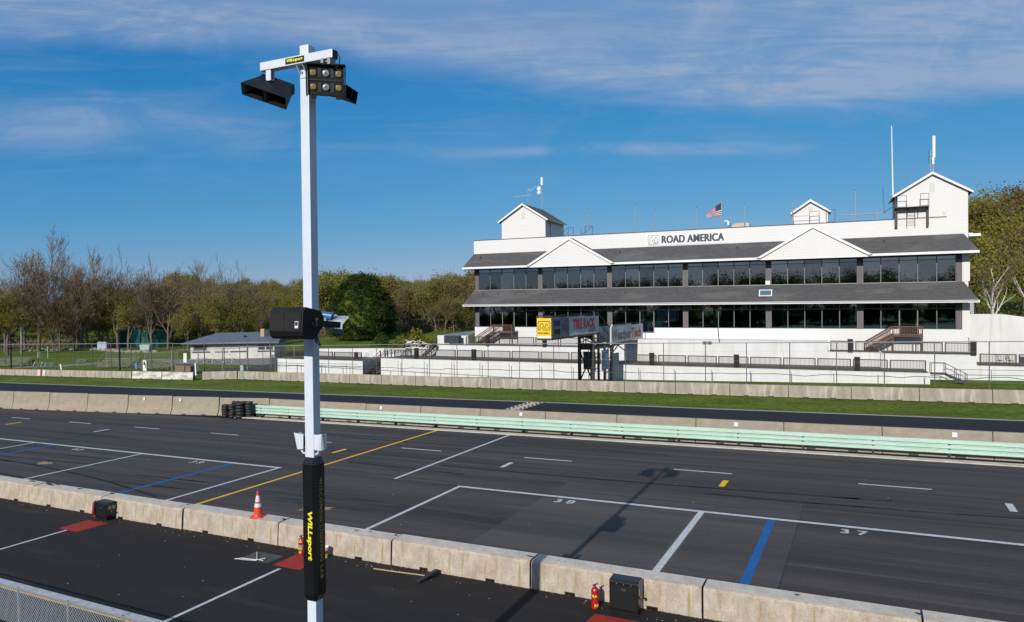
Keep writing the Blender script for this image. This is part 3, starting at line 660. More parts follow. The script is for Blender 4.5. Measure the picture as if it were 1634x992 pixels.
# ------------------------------------------------------------------ foreground light pole
PX, PY = -9.385, 10.15; PZ = gz(PX)
P = thing('light_pole', 'tall square white light pole with black lettered sleeve in the foreground', 'light pole', (PX, PY, PZ), R(2.5))
H0 = -PZ
a = 0.102
mb = MB(); mb.box(-a, a, -a, a, 0, 13.96 + H0); mb.build('shaft', white_gal, P, bevel=.012)
mb = MB(); mb.box(-.2, .2, -.2, .2, 0, .04); mb.build('base_plate', galv, P)
for sx_ in (-.15, .15):
    for sy_ in (-.15, .15):
        mb = MB(); mb.tube([(sx_, sy_, .04), (sx_, sy_, .12)], .018, 6); mb.build('anchor_bolt', galv, P)
zc = 13.64 + H0
mb = MB(); mb.box(-.93, .78, -a - .158, -a - .003, zc - .078, zc + .078); o = mb.build('crossarm', white_gal, P, bevel=.01)
mb = MB(); mb.box(.781, .79, -a - .15, -a - .012, zc - .07, zc + .07); mb.build('end_cap', black_pl, P)
mb = MB(); mb.box(-.30, .14, -a - .166, -a - .160, zc - .052, zc + .052); lab = mb.build('name_plate', black_pl, P)
mb = MB(); put_text(mb, 'WILLsport', .1, (-.08, -a - .169, zc), (1, 0, 0), (0, 0, 1), yellow_txt, offset=.006, shear=.2, fit=(.38, .07)); mb.build('lettering', None, lab)
mb = MB(); mb.prismx([(-a - .004, zc - .08), (-a - .14, zc - .08), (-a - .004, zc - .26)], -.075, -.062); mb.prismx([(-a - .004, zc - .08), (-a - .14, zc - .08), (-a - .004, zc - .26)], .062, .075)
mb.box(-.075, .075, -a - .012, -a - .002, zc - .30, zc - .08); mb.build('arm_bracket', white_gal, P)
mb = MB()
for x, z in ((-.03, zc - .2), (-.03, zc + .13)): mb.tube([(x, -a - .01, z), (x, -a - .035, z)], .018, 6)
mb.build('bolt', galv, P)
# sleeve
z0, z1 = 3.50 + H0, 6.22 + H0; s = .168; c = .055
def octo(r_, ch): return [(-r_ + ch, -r_), (r_ - ch, -r_), (r_, -r_ + ch), (r_, r_ - ch), (r_ - ch, r_), (-r_ + ch, r_), (-r_, r_ - ch), (-r_, -r_ + ch)]
mb = MB(); lv = [(z0, a + .008, .02), (z0 + .12, s, c), (z1 - .13, s, c), (z1, a + .008, .02)]
vs = [(x, y, z) for z, r_, ch in lv for x, y in octo(r_, ch)]
mb.add(vs, [(i * 8 + j, i * 8 + (j + 1) % 8, (i + 1) * 8 + (j + 1) % 8, (i + 1) * 8 + j) for i in range(3) for j in range(8)] + [tuple(range(8))[::-1], tuple(range(24, 32))])
slv = mb.build('sleeve', black_gl, P)
mb = MB(); put_text(mb, 'WILLsport', .2, (.035, -s - .004, (5.23 + 4.28) / 2 + H0), (0, 0, -1), (1, 0, 0), yellow_txt, offset=.008, shear=.12, fit=(.93, .135)); mb.build('lettering', None, slv)
mb = MB(); put_text(mb, 'WISCONSIN LIGHTING LAB', .1, (s + .004, .0, (5.83 + 3.92) / 2 + H0), (0, 0, -1), (0, 1, 0), dim_yellow, fit=(1.90, .082), space=1.25, offset=.001); mb.build('lettering', None, slv)

# floodlights
def axes(loc, xa, ya):      # frame with local x along xa and local -y facing ya
    x = Vector(xa).normalized(); y = -Vector(ya).normalized(); y = (y - x * y.dot(x)).normalized(); z = x.cross(y)
    M_ = Matrix((x, y, z)).transposed().to_4x4(); M_.translation = Vector(loc); return M_
def floodlight(Mx, w, h, hood, wr, hr, lamps=2, flare=0.0):
    """housing with fins at the back, flared hood at the front, lamps inside"""
    mb = MB(); hw, hh, rw_, rh = w / 2, h / 2, wr / 2, hr / 2; t_ = .014
    mb.box(-rw_, rw_, 0, .12, -rh, rh, black_pl, Mx)
    for k in range(9):
        x = -rw_ + .03 + k * (wr - .06) / 8; mb.box(x - .006, x + .006, .12, .17, -rh + .02, rh - .02, black_pl, Mx)
    if hood > 0:
        A_ = [(-rw_, 0, -rh), (rw_, 0, -rh), (rw_, 0, rh), (-rw_, 0, rh)]; B_ = [(-hw, -hood, -hh), (hw, -hood, -hh), (hw, -hood, hh), (-hw, -hood, hh)]
        A2 = [(x * .96, y, z * .93) for x, y, z in A_]; B2 = [(x * .975, y, z * .93) for x, y, z in B_]
        mb.add(A_ + B_, [(i, (i + 1) % 4, 4 + (i + 1) % 4, 4 + i) for i in range(4)], black_pl, Mx)
        mb.add(A2 + B2, [(i, 4 + i, 4 + (i + 1) % 4, (i + 1) % 4) for i in (0, 1, 2)], black_pl, Mx); mb.add([A2[3], A2[0], B2[0], B2[3]], [(0, 3, 2, 1)], hood_lit, Mx)
        mb.add(B_ + B2, [(i, (i + 1) % 4, 4 + (i + 1) % 4, 4 + i) for i in range(4)], black_pl, Mx)
        if lamps == 2:
            mb.add([(-.012, 0, -rh), (-.012, 0, rh), (-.012, -hood, hh), (-.012, -hood, -hh)], [(0, 1, 2, 3)], black_pl, Mx); mb.add([(.012, 0, -rh), (.012, 0, rh), (.012, -hood, hh), (.012, -hood, -hh)], [(0, 3, 2, 1)], hood_lit, Mx)
        for k in range(10):
            x = -rw_ * .8 + k * rw_ * .18
            for q in (.35, .62): mb.box(x - .008, x + .008, -hood * q - .01, -hood * q + .01, (rh + (hh - rh) * q) + .0, (rh + (hh - rh) * q) + .006, dark_steel, Mx)
    else:
        for s_ in (-1, 1): mb.box(s_ * hw - .012, s_ * hw + .012, -.05, .12, -hh, hh, black_pl, Mx)
        mb.box(-hw, hw, -.07, .12, hh - .012, hh + .012, black_pl, Mx); mb.box(-hw + .08, -hw + .17, -.03, .03, -hh - .045, -hh, black_pl, Mx); mb.box(hw - .17, hw - .08, -.03, .03, -hh - .045, -hh, black_pl, Mx)
    fl = mb.build('floodlight', None, P, fix=False)
    if hood <= 0:
        mb = MB(); mb.box(-hw + .03, hw - .03, -.014, -.002, -.010, .010, dark_steel, Mx)
        for gx_ in (-hw * .33, hw * .33):
            for gy_ in (-hh * .46, hh * .46): mb.box(gx_ - .028, gx_ + .028, -.010, -.002, gy_ - .085, gy_ + .085, dark_steel, Mx)
        mb.build('divider', None, fl)
        spots = [(k * hw * .66, r_ * hh * .44, k) for r_ in (-1, 1) for k in (-1, 0, 1)]
    else: spots = [(-rw_ * .5, 0, 1), (rw_ * .5, 0, 1)] if lamps == 2 else []
    for cx, cz, k in spots:
        mb = MB(); K = []
        for (rad, yy) in ((.062, -.004), (.058, -.02), (.03, -.028)):
            for j in range(16):
                t = 2 * math.pi * j / 16; q = rad * (1.0 if k == 0 else 1 / max(abs(math.cos(t)), abs(math.sin(t))) ** .5 * .9)
                K.append((cx + q * math.cos(t), yy, cz + q * math.sin(t)))
        mb.add(K, [(i * 16 + j, i * 16 + (j + 1) % 16, (i + 1) * 16 + (j + 1) % 16, (i + 1) * 16 + j) for i in range(2) for j in range(16)] + [tuple(range(32, 48))], lens_white if k == 0 else lens_amber, Mx)
        if k == 0: mb.add([(cx + .018 * math.cos(j), -.031, cz + .018 * math.sin(j)) for j in range(6)], [tuple(range(6))], rust_steel, Mx)
        mb.build('lamp_lens', None, fl)
    return fl
rgt = Vector((.71, .70, 0)); tow = Vector((.70, -.71, 0)); upv = Vector((0, 0, 1))
floodlight(axes((.60, -.22, zc - .46), rgt * 1.0 + tow * .12, tow * 1.0 - rgt * .28 - upv * .12), .68, .56, 0, .64, .52)
floodlight(axes((-.70, -.10, zc - .36), rgt * .88 - upv * .36 + tow * .42, -rgt * .72 + tow * .50 - upv * .60), .92, .25, .42, .66, .20)
floodlight(axes((.16, .50, zc - .42), rgt * .5 - tow * .8, rgt * .80 - tow * .35 - upv * .10), .50, .24, .42, .40, .10, 2)
mb = MB(); mb.box(-.80, -.68, -a - .14, -a - .04, zc - .28, zc - .08); mb.build('hanger_bracket', white_gal, P)
mb = MB(); mb.box(.55, .61, -.30, -.14, zc - .2, zc - .08); mb.box(.70, .76, -.30, -.14, zc - .2, zc - .08); mb.tube([(.56, -.22, zc - .12), (.76, -.22, zc - .12)], .02, 8); mb.build('hanger_bracket', galv, P)
mb = MB(); mb.bar((.03, a, zc - .1), (.2, .46, zc - .16), .05, .05); mb.bar((.2, .46, zc - .14), (.2, .52, zc - .32), .05, .05); mb.build('rear_arm', white_gal, P)
mb = MB(); mb.tube([(.79, -.2, zc), (.87, -.2, zc - .02), (.92, -.22, zc - .10), (.92, -.24, zc - .22), (.86, -.27, zc - .30)], .009, 6); mb.tube([(-.70, -.2, zc - .08), (-.665, -.2, zc - .16), (-.68, -.2, zc - .26), (-.75, -.2, zc - .3)], .009, 6); mb.build('power_cable', black_pl, P)

# loudspeaker on the pole
sp = thing('loudspeaker', 'black wedge-shaped loudspeaker cabinet clamped to the white light pole', 'loudspeaker', (PX, PY, PZ), R(2.5))
zc2 = 8.77 + H0
Ms = Matrix.Translation((.26, -.62, zc2 - .01)) @ Matrix.Rotation(R(-4), 4, 'Z') @ Matrix.Rotation(R(-5), 4, 'X')
mb = MB(); w, hh = .40, .285
prof = [(-.30, -hh + .05), (-.33, -hh + .12), (-.33, hh - .10), (-.27, hh - .01), (.10, hh - .05), (.19, hh - .16), (.19, -.02), (-.02, -hh), (-.24, -hh)]
mb.prismx(prof, -w, w, black_pl, Ms)
cab = mb.build('cabinet', None, sp, bevel=.012)
mb = MB(); 
mb.box(-w + .03, -.03, -.345, -.331, -hh + .13, hh - .11, speaker_cloth, Ms); mb.box(-.022, w - .03, -.345, -.331, -hh + .13, hh - .11, speaker_cloth, Ms); mb.build('grille', None, sp)
mb = MB(); mb.box(.24, .32, -.352, -.346, -.10, .02, refl_white, Ms); bd = mb.build('badge', None, sp)
mb = MB(); mb.box(.25, .31, -.356, -.353, -.055, .008, black_txt, Ms); mb.build('emblem', None, bd)
mb = MB(); mb.tube([(w, -.05, -.02), (w + .03, -.05, -.02)], .06, 16, black_gl, True, Ms); mb.box(w, w + .05, -.02, .02, -.06, .10, dark_steel, Ms); mb.box(w + .02, w + .06, -.04, .52, -.05, .06, black_pl, Ms); mb.box(.12, w + .06, .50, .56, -.05, .06, black_pl, Ms); mb.build('swivel_bracket', None, sp)
mb = MB(); mb.tube([(.45, -.40, zc2 - .20), (.43, -.30, zc2 - .36), (.36, -.18, zc2 - .44), (.26, -.13, zc2 - .40), (.17, -.09, zc2 - .20), (.13, -.05, zc2 + .02)], .009, 6)
mb.tube([(.40, -.42, zc2 - .25), (.37, -.32, zc2 - .36), (.30, -.22, zc2 - .39), (.22, -.14, zc2 - .28), (.14, -.07, zc2 - .1)], .009, 6); mb.build('cable', black_pl, sp)

# paging horn behind the pole, pointing to the right
hn = thing('horn_loudspeaker', 'grey curved paging horn reaching out to the right of the pole', 'horn speaker', (PX, PY, PZ), R(2.5))
mb = MB()
o3 = Vector((.22, .10, zc2 + .0))
ax = Vector((.38, .86, -.22)).normalized(); uz = Vector((.10, .02, 1)); ux = uz.cross(ax).normalized(); uz = ax.cross(ux).normalized()
rings = []; NR = 32
for k in range(10):
    t = k / 9; wx = .045 + .27 * t ** 1.4; wz = .045 + .17 * t ** 1.6; rg = []
    for j in range(NR):
        th = 2 * math.pi * (j + .5) / NR; cx, cz = math.cos(th), math.sin(th); m_ = max(abs(cx), abs(cz)); cx /= m_; cz /= m_
        corner = min(abs(cx), abs(cz)); pinch = 1 - .22 * t * (1 - corner)
        rg.append(o3 + ax * (.36 * t - .10 * t * t * (1 - corner ** 2)) + ux * (wx * cx * (pinch if abs(cx) >= abs(cz) else 1)) + uz * (wz * cz * (pinch if abs(cz) > abs(cx) else 1)))
    rings.append(rg)
vs = [v for rg in rings for v in rg]; mb.add(vs, [(i * NR + j, i * NR + (j + 1) % NR, (i + 1) * NR + (j + 1) % NR, (i + 1) * NR + j) for i in range(9) for j in range(NR)], horn_grey)
mb.build('bell', None, hn, fix=False)
mb = MB(); mb.tube([o3 - ax * .16, o3 + ax * .03], [.085, .085], 16); mb.build('driver', black_pl, hn)
mb = MB(); mb.box(.12, .40, -.06, -.02, zc2 + .02, zc2 + .08); mb.build('bracket', horn_grey, hn)
bs = thing('spotlight', 'small blue round spotlight tucked between loudspeaker and horn', 'spotlight', (PX, PY, PZ), R(2.5))
mb = MB(); mb.tube([(.12, .12, zc2 + .13), (.34, .20, zc2 + .09)], [.075, .085], 18); mb.build('shell', blue_horn, bs, smooth=False)
mb = MB(); mb.bar((.1, .1, zc2 + .05), (.22, .16, zc2 + .03), .04, .03); mb.build('yoke', dark_steel, bs)

# pair of curved white uplights above the sleeve
def uplight(loc, rotz, label):
    u = thing('uplight', label, 'uplight', (PX, PY, PZ), R(2.5))
    Mu = Matrix.Translation(loc) @ Matrix.Rotation(rotz, 4, 'Z') @ Matrix.Rotation(R(10), 4, 'X')
    mb = MB(); n = 12; vs = []
    for z in (-.15, .17):
        for rad in (.15, .162):
            for j in range(n + 1):
                t = R(-155 + 130 * j / n); vs.append((rad * math.cos(t) * .8, rad * math.sin(t) + .10 + (0.06 if z > 0 else 0) * abs(math.cos(t)), z + (.0 if z < 0 else -.05 * abs(math.cos(t)))))
    k = n + 1; fs = []
    for j in range(n):
        fs += [(j, j + 1, 2 * k + j + 1, 2 * k + j), (k + j, 3 * k + j, 3 * k + j + 1, k + j + 1), (j, k + j, k + j + 1, j + 1), (2 * k + j, 2 * k + j + 1, 3 * k + j + 1, 3 * k + j)]
    fs += [(0, 2 * k, 3 * k, k), (n, k + n, 3 * k + n, 2 * k + n)]
    mb.add(vs, fs, white_gal, Mu); mb.build('curved_shield', None, u)
    mb = MB(); mb.tube([Mu @ Vector((0, .06, -.12)), Mu @ Vector((0, .06, .06))], .085, 14, black_gl); mb.build('lamp_body', None, u)
    mb = MB(); p0 = Mu @ Vector((0, -.02, -.05)); base_ = Vector((loc[0] * .38, loc[1] * .38, loc[2] - .26))
    mb.bar(p0, (p0 + base_) / 2 + Vector((0, 0, -.07)), .035, .03); mb.bar((p0 + base_) / 2 + Vector((0, 0, -.07)), base_, .035, .03); mb.build('arm', white_gal, u)
    return u
uplight((-.25, -.10, 6.52 + H0), R(-40), 'left one of two curved white uplights just above the black sleeve')
uplight((.27, -.10, 6.53 + H0), R(50), 'right one of two curved white uplights just above the black sleeve')

# slim pole out of the frame to the left, whose shadow crosses the pit lane
mb = MB(); mb.tube([(-55.1, 10.15, gz(-55)), (-55.1, 10.15, gz(-55) + 13.3)], [.13, .07], 10)
tag(mb.build('slim_pole', galv), 'slim steel pole whose shadow crosses the pit lane on the left', 'pole')
# ------------------------------------------------------------------ small things by the near wall
c = thing('traffic_cone', 'orange traffic cone with two white bands standing on the near concrete wall', 'traffic cone', (-22.22, 20.80, gz(-22.22) + .885), R(20)); c.scale = (1.38, 1.38, 1.42)
mb = MB(); mb.box(-.19, .19, -.19, .19, 0, .035); mb.build('base', orange, c, bevel=.012)
mb = MB(); mb.lathe([(.145, .036), (.125, .10), (.105, .30)], 24, orange); mb.lathe([(.107, .30), (.086, .40)], 24, refl_white); mb.lathe([(.084, .40), (.075, .45)], 24, orange); mb.lathe([(.077, .45), (.05, .62)], 24, refl_white); mb.lathe([(.048, .62), (.03, .735), (.022, .745)], 24, orange)
mb.build('cone_body', None, c, smooth=False)

def extinguisher(loc, rot, label, lines, h=.66, r_=.115, hose=False, band=False):
    e = thing('fire_extinguisher', label, 'fire extinguisher', loc, rot, 'fire extinguishers by the near pit wall')
    mb = MB(); mb.lathe([(r_ - .01, 0), (r_, .02), (r_, h - .10), (r_ * .82, h - .05), (r_ * .4, h - .01), (r_ * .3, h)], 22); mb.build('cylinder', red_ext, e, smooth=False)
    mb = MB(); mb.tube([(0, 0, h), (0, 0, h + .06)], .028, 10); mb.bar((-.02, 0, h + .04), (.11, 0, h + .08), .02, .015); mb.bar((-.02, 0, h + .06), (.10, 0, h + .12), .02, .012); mb.tube([(0, 0, h + .03), (-.07, -.02, h + .05)], .02, 8); mb.build('valve', dark_steel, e)
    if hose:
        mb = MB(); mb.tube([(.04, -.02, h + .03), (.12, -.10, h - .02), (.14, -.12, h - .2), (.13, -.12, .15)], [.03, .042, .045, .05], 10); mb.tube([(0, 0, h + .03), (-.10, -.04, h - .05), (-.13, -.05, h * .5), (-.06, -.12, .14), (.06, -.13, .12)], .014, 8); mb.build('hose', black_pl, e)
    if band:
        mb = MB(); mb.lathe([(r_ + .003, h * .42), (r_ + .003, h * .60)], 22); mb.build('label_band', galv, e)
    mb = MB()
    for s, ang, z, sz in lines:
        v, f = text_mb(s, sz, offset=.004, space=1.15)
        vs = [((r_ + .005) * math.sin(ang + p[0] / r_), -(r_ + .005) * math.cos(ang + p[0] / r_), z + p[1]) for p in v]
        mb.add(vs, f, yellow_txt)
    mb.build('lettering', None, e)
    return e
extinguisher((-31.98, 20.22, gz(-32)), 0, 'red extinguisher with black hose beside the left black cabinet', [], hose=True)
extinguisher((-19.15, 20.02, gz(-19)), R(20), 'red extinguisher marked PIT 39 half hidden behind the light pole', [('RA', 0, .52, .10), ('PIT', 0, .235, .10), ('39', -.1, .12, .10)], band=True)
extinguisher((-7.33, 19.88, gz(-7.3)), R(25), 'red extinguisher with gold letters standing left of the right black cabinet', [('RA', -.2, .40, .11), ('RE', .3, .12, .11)])

def cabinet(loc, rot, label, w, d, h, panel):
    e = thing('equipment_cabinet', label, 'cabinet', loc, rot, 'black cabinets against the near pit wall')
    mb = MB(); ch = .07
    mb.prismx([(0, .06), (0, h - ch), (ch * .8, h), (d - ch * .6, h), (d, h - ch * .7), (d, .06)], 0, w); mb.build('body', black_gl, e, bevel=.008)
    mb = MB(); mb.box(.02, w - .02, .02, d - .02, 0, .058); mb.build('plinth', black_pl, e)
    mb = MB(); mb.box(.05, w - .05, -.008, -.001, .14, h - .15); dr = mb.build('door', black_pl, e)
    mb = MB(); mb.box(w * .42, w * .58, -.014, -.009, h - .30, h - .23); mb.build('vent', dark_steel, dr)
    mb = MB()
    for k in (.25, .5, .75): mb.tube([(w * k, -.001, h - .11), (w * k, -.012, h - .11)], .012, 8)
    mb.build('screw', galv, e)
    for yy in (d * .18, d * .56):
        mb = MB(); mb.box(w + .001, w + .014, yy, yy + d * .26, h * .60, h * .80); mb.build('socket_cover', mat('socket_grey', (.25, .27, .31), (.2, .22, .26), 5, .4), e)
    mb = MB(); mb.tube([(w, d * .45, h * .50), (w + .07, d * .45, h * .50)], .022, 8, brass); mb.tube([(w + .05, d * .45, h * .50), (w + .05, d * .45, h * .43)], .018, 8, brass); mb.tube([(w + .07, d * .45, h * .52), (w + .09, d * .45, h * .45)], .03, 8, black_pl); mb.build('valve', None, e)
    return e
cabinet((-31.62, 20.0, gz(-31)), R(-2), 'black metal cabinet beside the extinguisher at the left red pad', .86, .48, .80, 1)
cabinet((-6.86, 19.82, gz(-6.5)), R(2), 'black metal cabinet by the lone extinguisher and red pad at the bottom right', .88, .50, .98, 2)

bk = thing('bucket', 'white plastic bucket with printed label standing by the wall just right of the pole', 'bucket', (-18.12, 20.12, gz(-18)), R(40))
mb = MB(); mb.lathe([(.125, 0), (.15, .36), (.158, .365), (.158, .40), (.148, .40), (.143, .30)], 24); mb.build('pail', white_trim, bk, smooth=False)
mb = MB(); n = 14
vs = [((.127 + .024 * z / .36 + .003) * math.cos(R(-130 + 10 * j)), (.127 + .024 * z / .36 + .003) * math.sin(R(-130 + 10 * j)), z) for z in (.06, .16, .28) for j in range(n)]
mb.add(vs, [(j, j + 1, n + j + 1, n + j) for j in range(n - 1)], yellow_sign); mb.add(vs, [(n + j, n + j + 1, 2 * n + j + 1, 2 * n + j) for j in range(n - 1)], red_txt); mb.build('label_wrap', None, bk)

br = thing('push_broom', 'push broom with pale wooden handle and dark head lying on the asphalt', 'broom', (-15.6, 19.82, gz(-15)), 0)
mb = MB(); mb.tube([(0, 0, .03), (1.1, .03, .07), (2.15, .06, .12)], .022, 8); mb.build('handle', wood_pale, br)
mb = MB(); mb.add([(2.1, -.42, .05), (2.24, -.42, .05), (2.44, .48, .16), (2.28, .48, .16), (2.1, -.42, .11), (2.24, -.42, .11), (2.44, .48, .23), (2.28, .48, .23)], [(3, 2, 1, 0), (4, 5, 6, 7), (0, 1, 5, 4), (1, 2, 6, 5), (2, 3, 7, 6), (3, 0, 4, 7)]); mb.build('head', mat('dark_plum_plastic', (.03, .018, .035), (.022, .014, .026), 4, .5), br)
mb = MB(); rq = random.Random(2)
for k in range(120):
    t = k / 119; x = 2.12 + .2 * t + rq.uniform(0, .13); y = -.42 + .9 * t; z = .06 + .11 * t
    mb.bar((x, y, z), (x + rq.uniform(.02, .07), y + rq.uniform(-.02, .02), max(.005, z - .11)), .007, .007)
mb.build('bristles', black_pl, br)

mh = thing('utility_cover', 'worn square concrete cover in the asphalt with white tape on it', 'cover', (-20.3, 19.22, gz(-20.3)), R(3))
mb = MB(); mb.box(-.68, .62, -.42, .38, -.05, .012); mb.build('slab', mat('worn_slab', (.085, .075, .065), (.05, .045, .04), 3, .95, fine=.3, fs=20), mh)
mb = MB(); mb.tube([(-.75, -.62, .02), (-.55, -.50, .05), (-.2, -.42, .03), (.15, -.38, .06), (.28, -.15, .06), (.34, -.33, .04), (.05, -.36, .05), (-.35, .02, .05), (-.5, .16, .06)], .013, 5)
mb.tube([(-.8, -.66, .03), (-.74, -.58, .03), (-.5, -.56, .02), (.1, -.42, .03)], .01, 5)
o = mb.build('tape', white_trim); o.matrix_world = Matrix.Translation((-20.3, 19.22, gz(-20.3) + .01)); tag(o, 'tangle of white tape lying on the square cover near the pole', 'tape')

# scattered pebbles and grit
mb = MB(); rp = random.Random(11)
for k in range(260):
    x = rp.uniform(-42, 4); y = rp.choice([rp.uniform(13, 20.3), rp.uniform(19.6, 20.35), rp.uniform(19.9, 20.4), rp.uniform(21.4, 40)])
    s = rp.uniform(.012, .034) * (1.5 if rp.random() < .1 else 1)
    vs = [(x + s * rp.uniform(.6, 1.2) * math.cos(t), y + s * rp.uniform(.6, 1.2) * math.sin(t), gz(x) + .004) for t in (0, 1.3, 2.5, 3.8, 5)] + [(x, y, gz(x) + s * .9)]
    mb.add(vs, [(i, (i + 1) % 5, 5) for i in range(5)])
o = mb.build('loose_grit', mat('grit', (.30, .26, .20), (.14, .12, .10), 3, .95)); tag(o, 'scattered grit and pebbles on the asphalt', 'grit', kind='stuff')
# brown leaf litter at the foot of the near wall
mb = MB()
for k in range(1400):
    x = rp.uniform(-42, 4); y = 20.43 - abs(rp.gauss(0, .05)); s = rp.uniform(.012, .035)
    a_ = rp.uniform(0, 6.3); mb.add([(x + s * math.cos(a_), y + s * math.sin(a_) * .6, gz(x) + rp.uniform(.004, .03)), (x + s * math.cos(a_ + 2), y + s * math.sin(a_ + 2) * .6, gz(x) + rp.uniform(.004, .04)), (x + s * math.cos(a_ + 4), y + s * math.sin(a_ + 4) * .6, gz(x) + .004)], [(0, 1, 2)])
o = mb.build('debris', mat('litter', (.16, .10, .05), (.07, .05, .035), 3, .95), fix=False); tag(o, 'brown litter along the foot of the near wall', 'debris', kind='stuff')

# black tar dabs and scuffs on the cap of the near wall
mb = MB(); rd = random.Random(17)
for (x, y, rx, ry) in ((-38.4, 21.0, .30, .10), (-36.9, 20.95, .42, .12), (-36.2, 21.05, .25, .08), (-34.3, 20.95, .22, .08), (-31.9, 20.95, .2, .08), (-26.6, 20.95, .10, .06), (-20.9, 20.9, .14, .07), (-15.5, 20.95, .12, .06), (-9.9, 20.85, .22, .05), (2.6, 20.8, .12, .1), (3.9, 20.9, .12, .06), (1.2, 20.85, .10, .08), (-1.8, 20.9, .15, .03), (-17.2, 20.85, .10, .05), (-16.6, 20.9, .08, .05)):
    for q in range(3):
        cx, cy = x + rd.uniform(-rx, rx) * .6, y + rd.uniform(-ry, ry) * .6; zz = gz(cx) + .912 + .004 * q; vs = []
        for i in range(9): t = 6.283 * i / 9; k_ = rd.uniform(.3, .8); vs.append((cx + rx * k_ * math.cos(t), cy + ry * k_ * math.sin(t), zz))
        mb.add(vs, [tuple(range(9))])
o = mb.build('tar_marks', mat('tar_black', (.022, .02, .02), rough=.8)); tag(o, 'black tar dabs on the cap of the near concrete wall', 'tar marks', kind='stuff')
mb = MB(); put_text(mb, 'N6', .22, (-8.75, 20.9, gz(-8.75) + .912), (1, 0, 0), (0, 1, 0), white_paint, offset=.01, fit=(.55, .22)); tag(mb.build('stencil'), 'small white stencilled mark on the cap of the near wall beside the pole shadow', 'stencil')

# near chain-link fence
fn = thing('chain_link_fence', 'galvanised chain-link fence crossing the bottom left corner', 'fence', (-40, 12.0, gz(-40)), 0)
fn.rotation_euler = (0, -math.atan(SX), 0)
Hf = 1.10; Lf = 34
mb = MB(); mb.tube([(0, 0, Hf), (Lf, 0, Hf)], .022, 8); mb.build('top_rail', galv, fn)
for k in range(12):
    x = .9 + 2.45 * k + 1.6
    mb = MB(); mb.tube([(x, .03, 0), (x, .03, Hf + .04)], .028, 8); mb.build('post', galv, fn)
mb = MB(); s = .125; W_ = .0062
nn = int((Lf + Hf) / s)
for k in range(nn):
    for dr_ in (1, -1):
        xa = k * s - (Hf if dr_ > 0 else 0); xb = xa + Hf if dr_ > 0 else xa - Hf
        za, zb = 0.02, Hf - .005
        pa, pb = Vector((xa, -.004 * dr_, za)), Vector((xb if dr_ > 0 else k * s - Hf, -.004 * dr_, zb))
        if dr_ < 0: pa.x = k * s; pb.x = k * s - Hf
        if min(pa.x, pb.x) < 8 or max(pa.x, pb.x) > Lf: continue
        d = (pb - pa).normalized(); q = Vector((-d.z, 0, d.x)) * W_; y_ = Vector((0, W_ * 1.7, 0))
        mb.add([pa - q, pa + q, pa - y_, pb - q, pb + q, pb - y_], [(0, 1, 4, 3), (1, 2, 5, 4), (2, 0, 3, 5)])
mb.build('wire_mesh', mat('galvanised_wire', (.50, .56, .60), (.42, .47, .51), 8, .4, metal=.3), fn, fix=False)

# tyre stacks at the guardrail end
def tyre_mb(M=None, r_=.31, w=.2):
    mb = MB(); prof = [(.17, .02), (.2, 0), (.27, .0), (r_, .035), (r_, w - .035), (.27, w), (.2, w), (.17, w - .02), (.17, .02)]
    n = 22; vs = []
    for a_, z in prof:
        for j in range(n):
            t = 2 * math.pi * j / n; vs.append((a_ * math.cos(t), a_ * math.sin(t), z))
    mb.add(vs, [(i * n + j, i * n + (j + 1) % n, (i + 1) * n + (j + 1) % n, (i + 1) * n + j) for i in range(len(prof) - 1) for j in range(n)]); return mb
tp = tyre_mb().build('tyre', rubber, smooth=True, fix=False); first = True
rt = random.Random(9)
for ci, (x, y, n, sc) in enumerate(((-52.05, 45.1, 5, 1.1), (-51.1, 45.05, 5, 1.15), (-50.2, 45.1, 5, 1.35), (-51.6, 45.85, 6, 1.1), (-50.7, 45.95, 6, 1.1), (-49.55, 45.55, 6, 1.15), (-49.3, 46.35, 4, 1.1), (-48.7, 46.4, 5, 1.05))):
    for k in range(n):
        if first: o = tp; first = False
        else: o = tp.copy(); COL.objects.link(o)
        o.location = (x + rt.uniform(-.03, .03), y + rt.uniform(-.03, .03), gz(x) + .205 * sc * k); o.scale = (sc, sc, sc); o.rotation_euler = (rt.uniform(-.03, .03), rt.uniform(-.03, .03), rt.uniform(0, 6))
        tag(o, 'worn black tyre in the stacks at the left end of the mint guardrail', 'tyre', 'stacked tyres at the guardrail end')
# ------------------------------------------------------------------ the grandstand building (own frame: u along, o back, z up)
BO = Vector((-62.73, 81.99, 0)); BA = 0.0475
BM = Matrix.Translation(BO) @ Matrix.Rotation(BA, 4, 'Z')
def bw(u, o, z=0): return BM @ Vector((u, o, z))
def bthing(name, label, cat, u, o, z, group=None, rot=0): return thing(name, label, cat, bw(u, o, z), BA + rot, group)
B = thing('grandstand_building', 'long white two-storey race control building with grey shingle roofs and ribbon windows', 'building', BO, BA)
U0, U1, OF, OB = 10.2, 73.75, 10.0, 26.0
mb = MB()
mb.box(U0, U1 - .55, OF, OF + .3, -1, 4.75)
DU = []
for c_ in (10.64, 31.33, 62.62):
    w_ = (10.42 - .6) / 5; DU.append((c_ + .3 + 2 * w_ - .02, c_ + .3 + 3 * w_ + .02))
ue = U0
for a_, b_ in DU + [(U1 - .55, 0)]: mb.box(ue, a_, OF, OF + .3, 4.752, 5.45); ue = b_
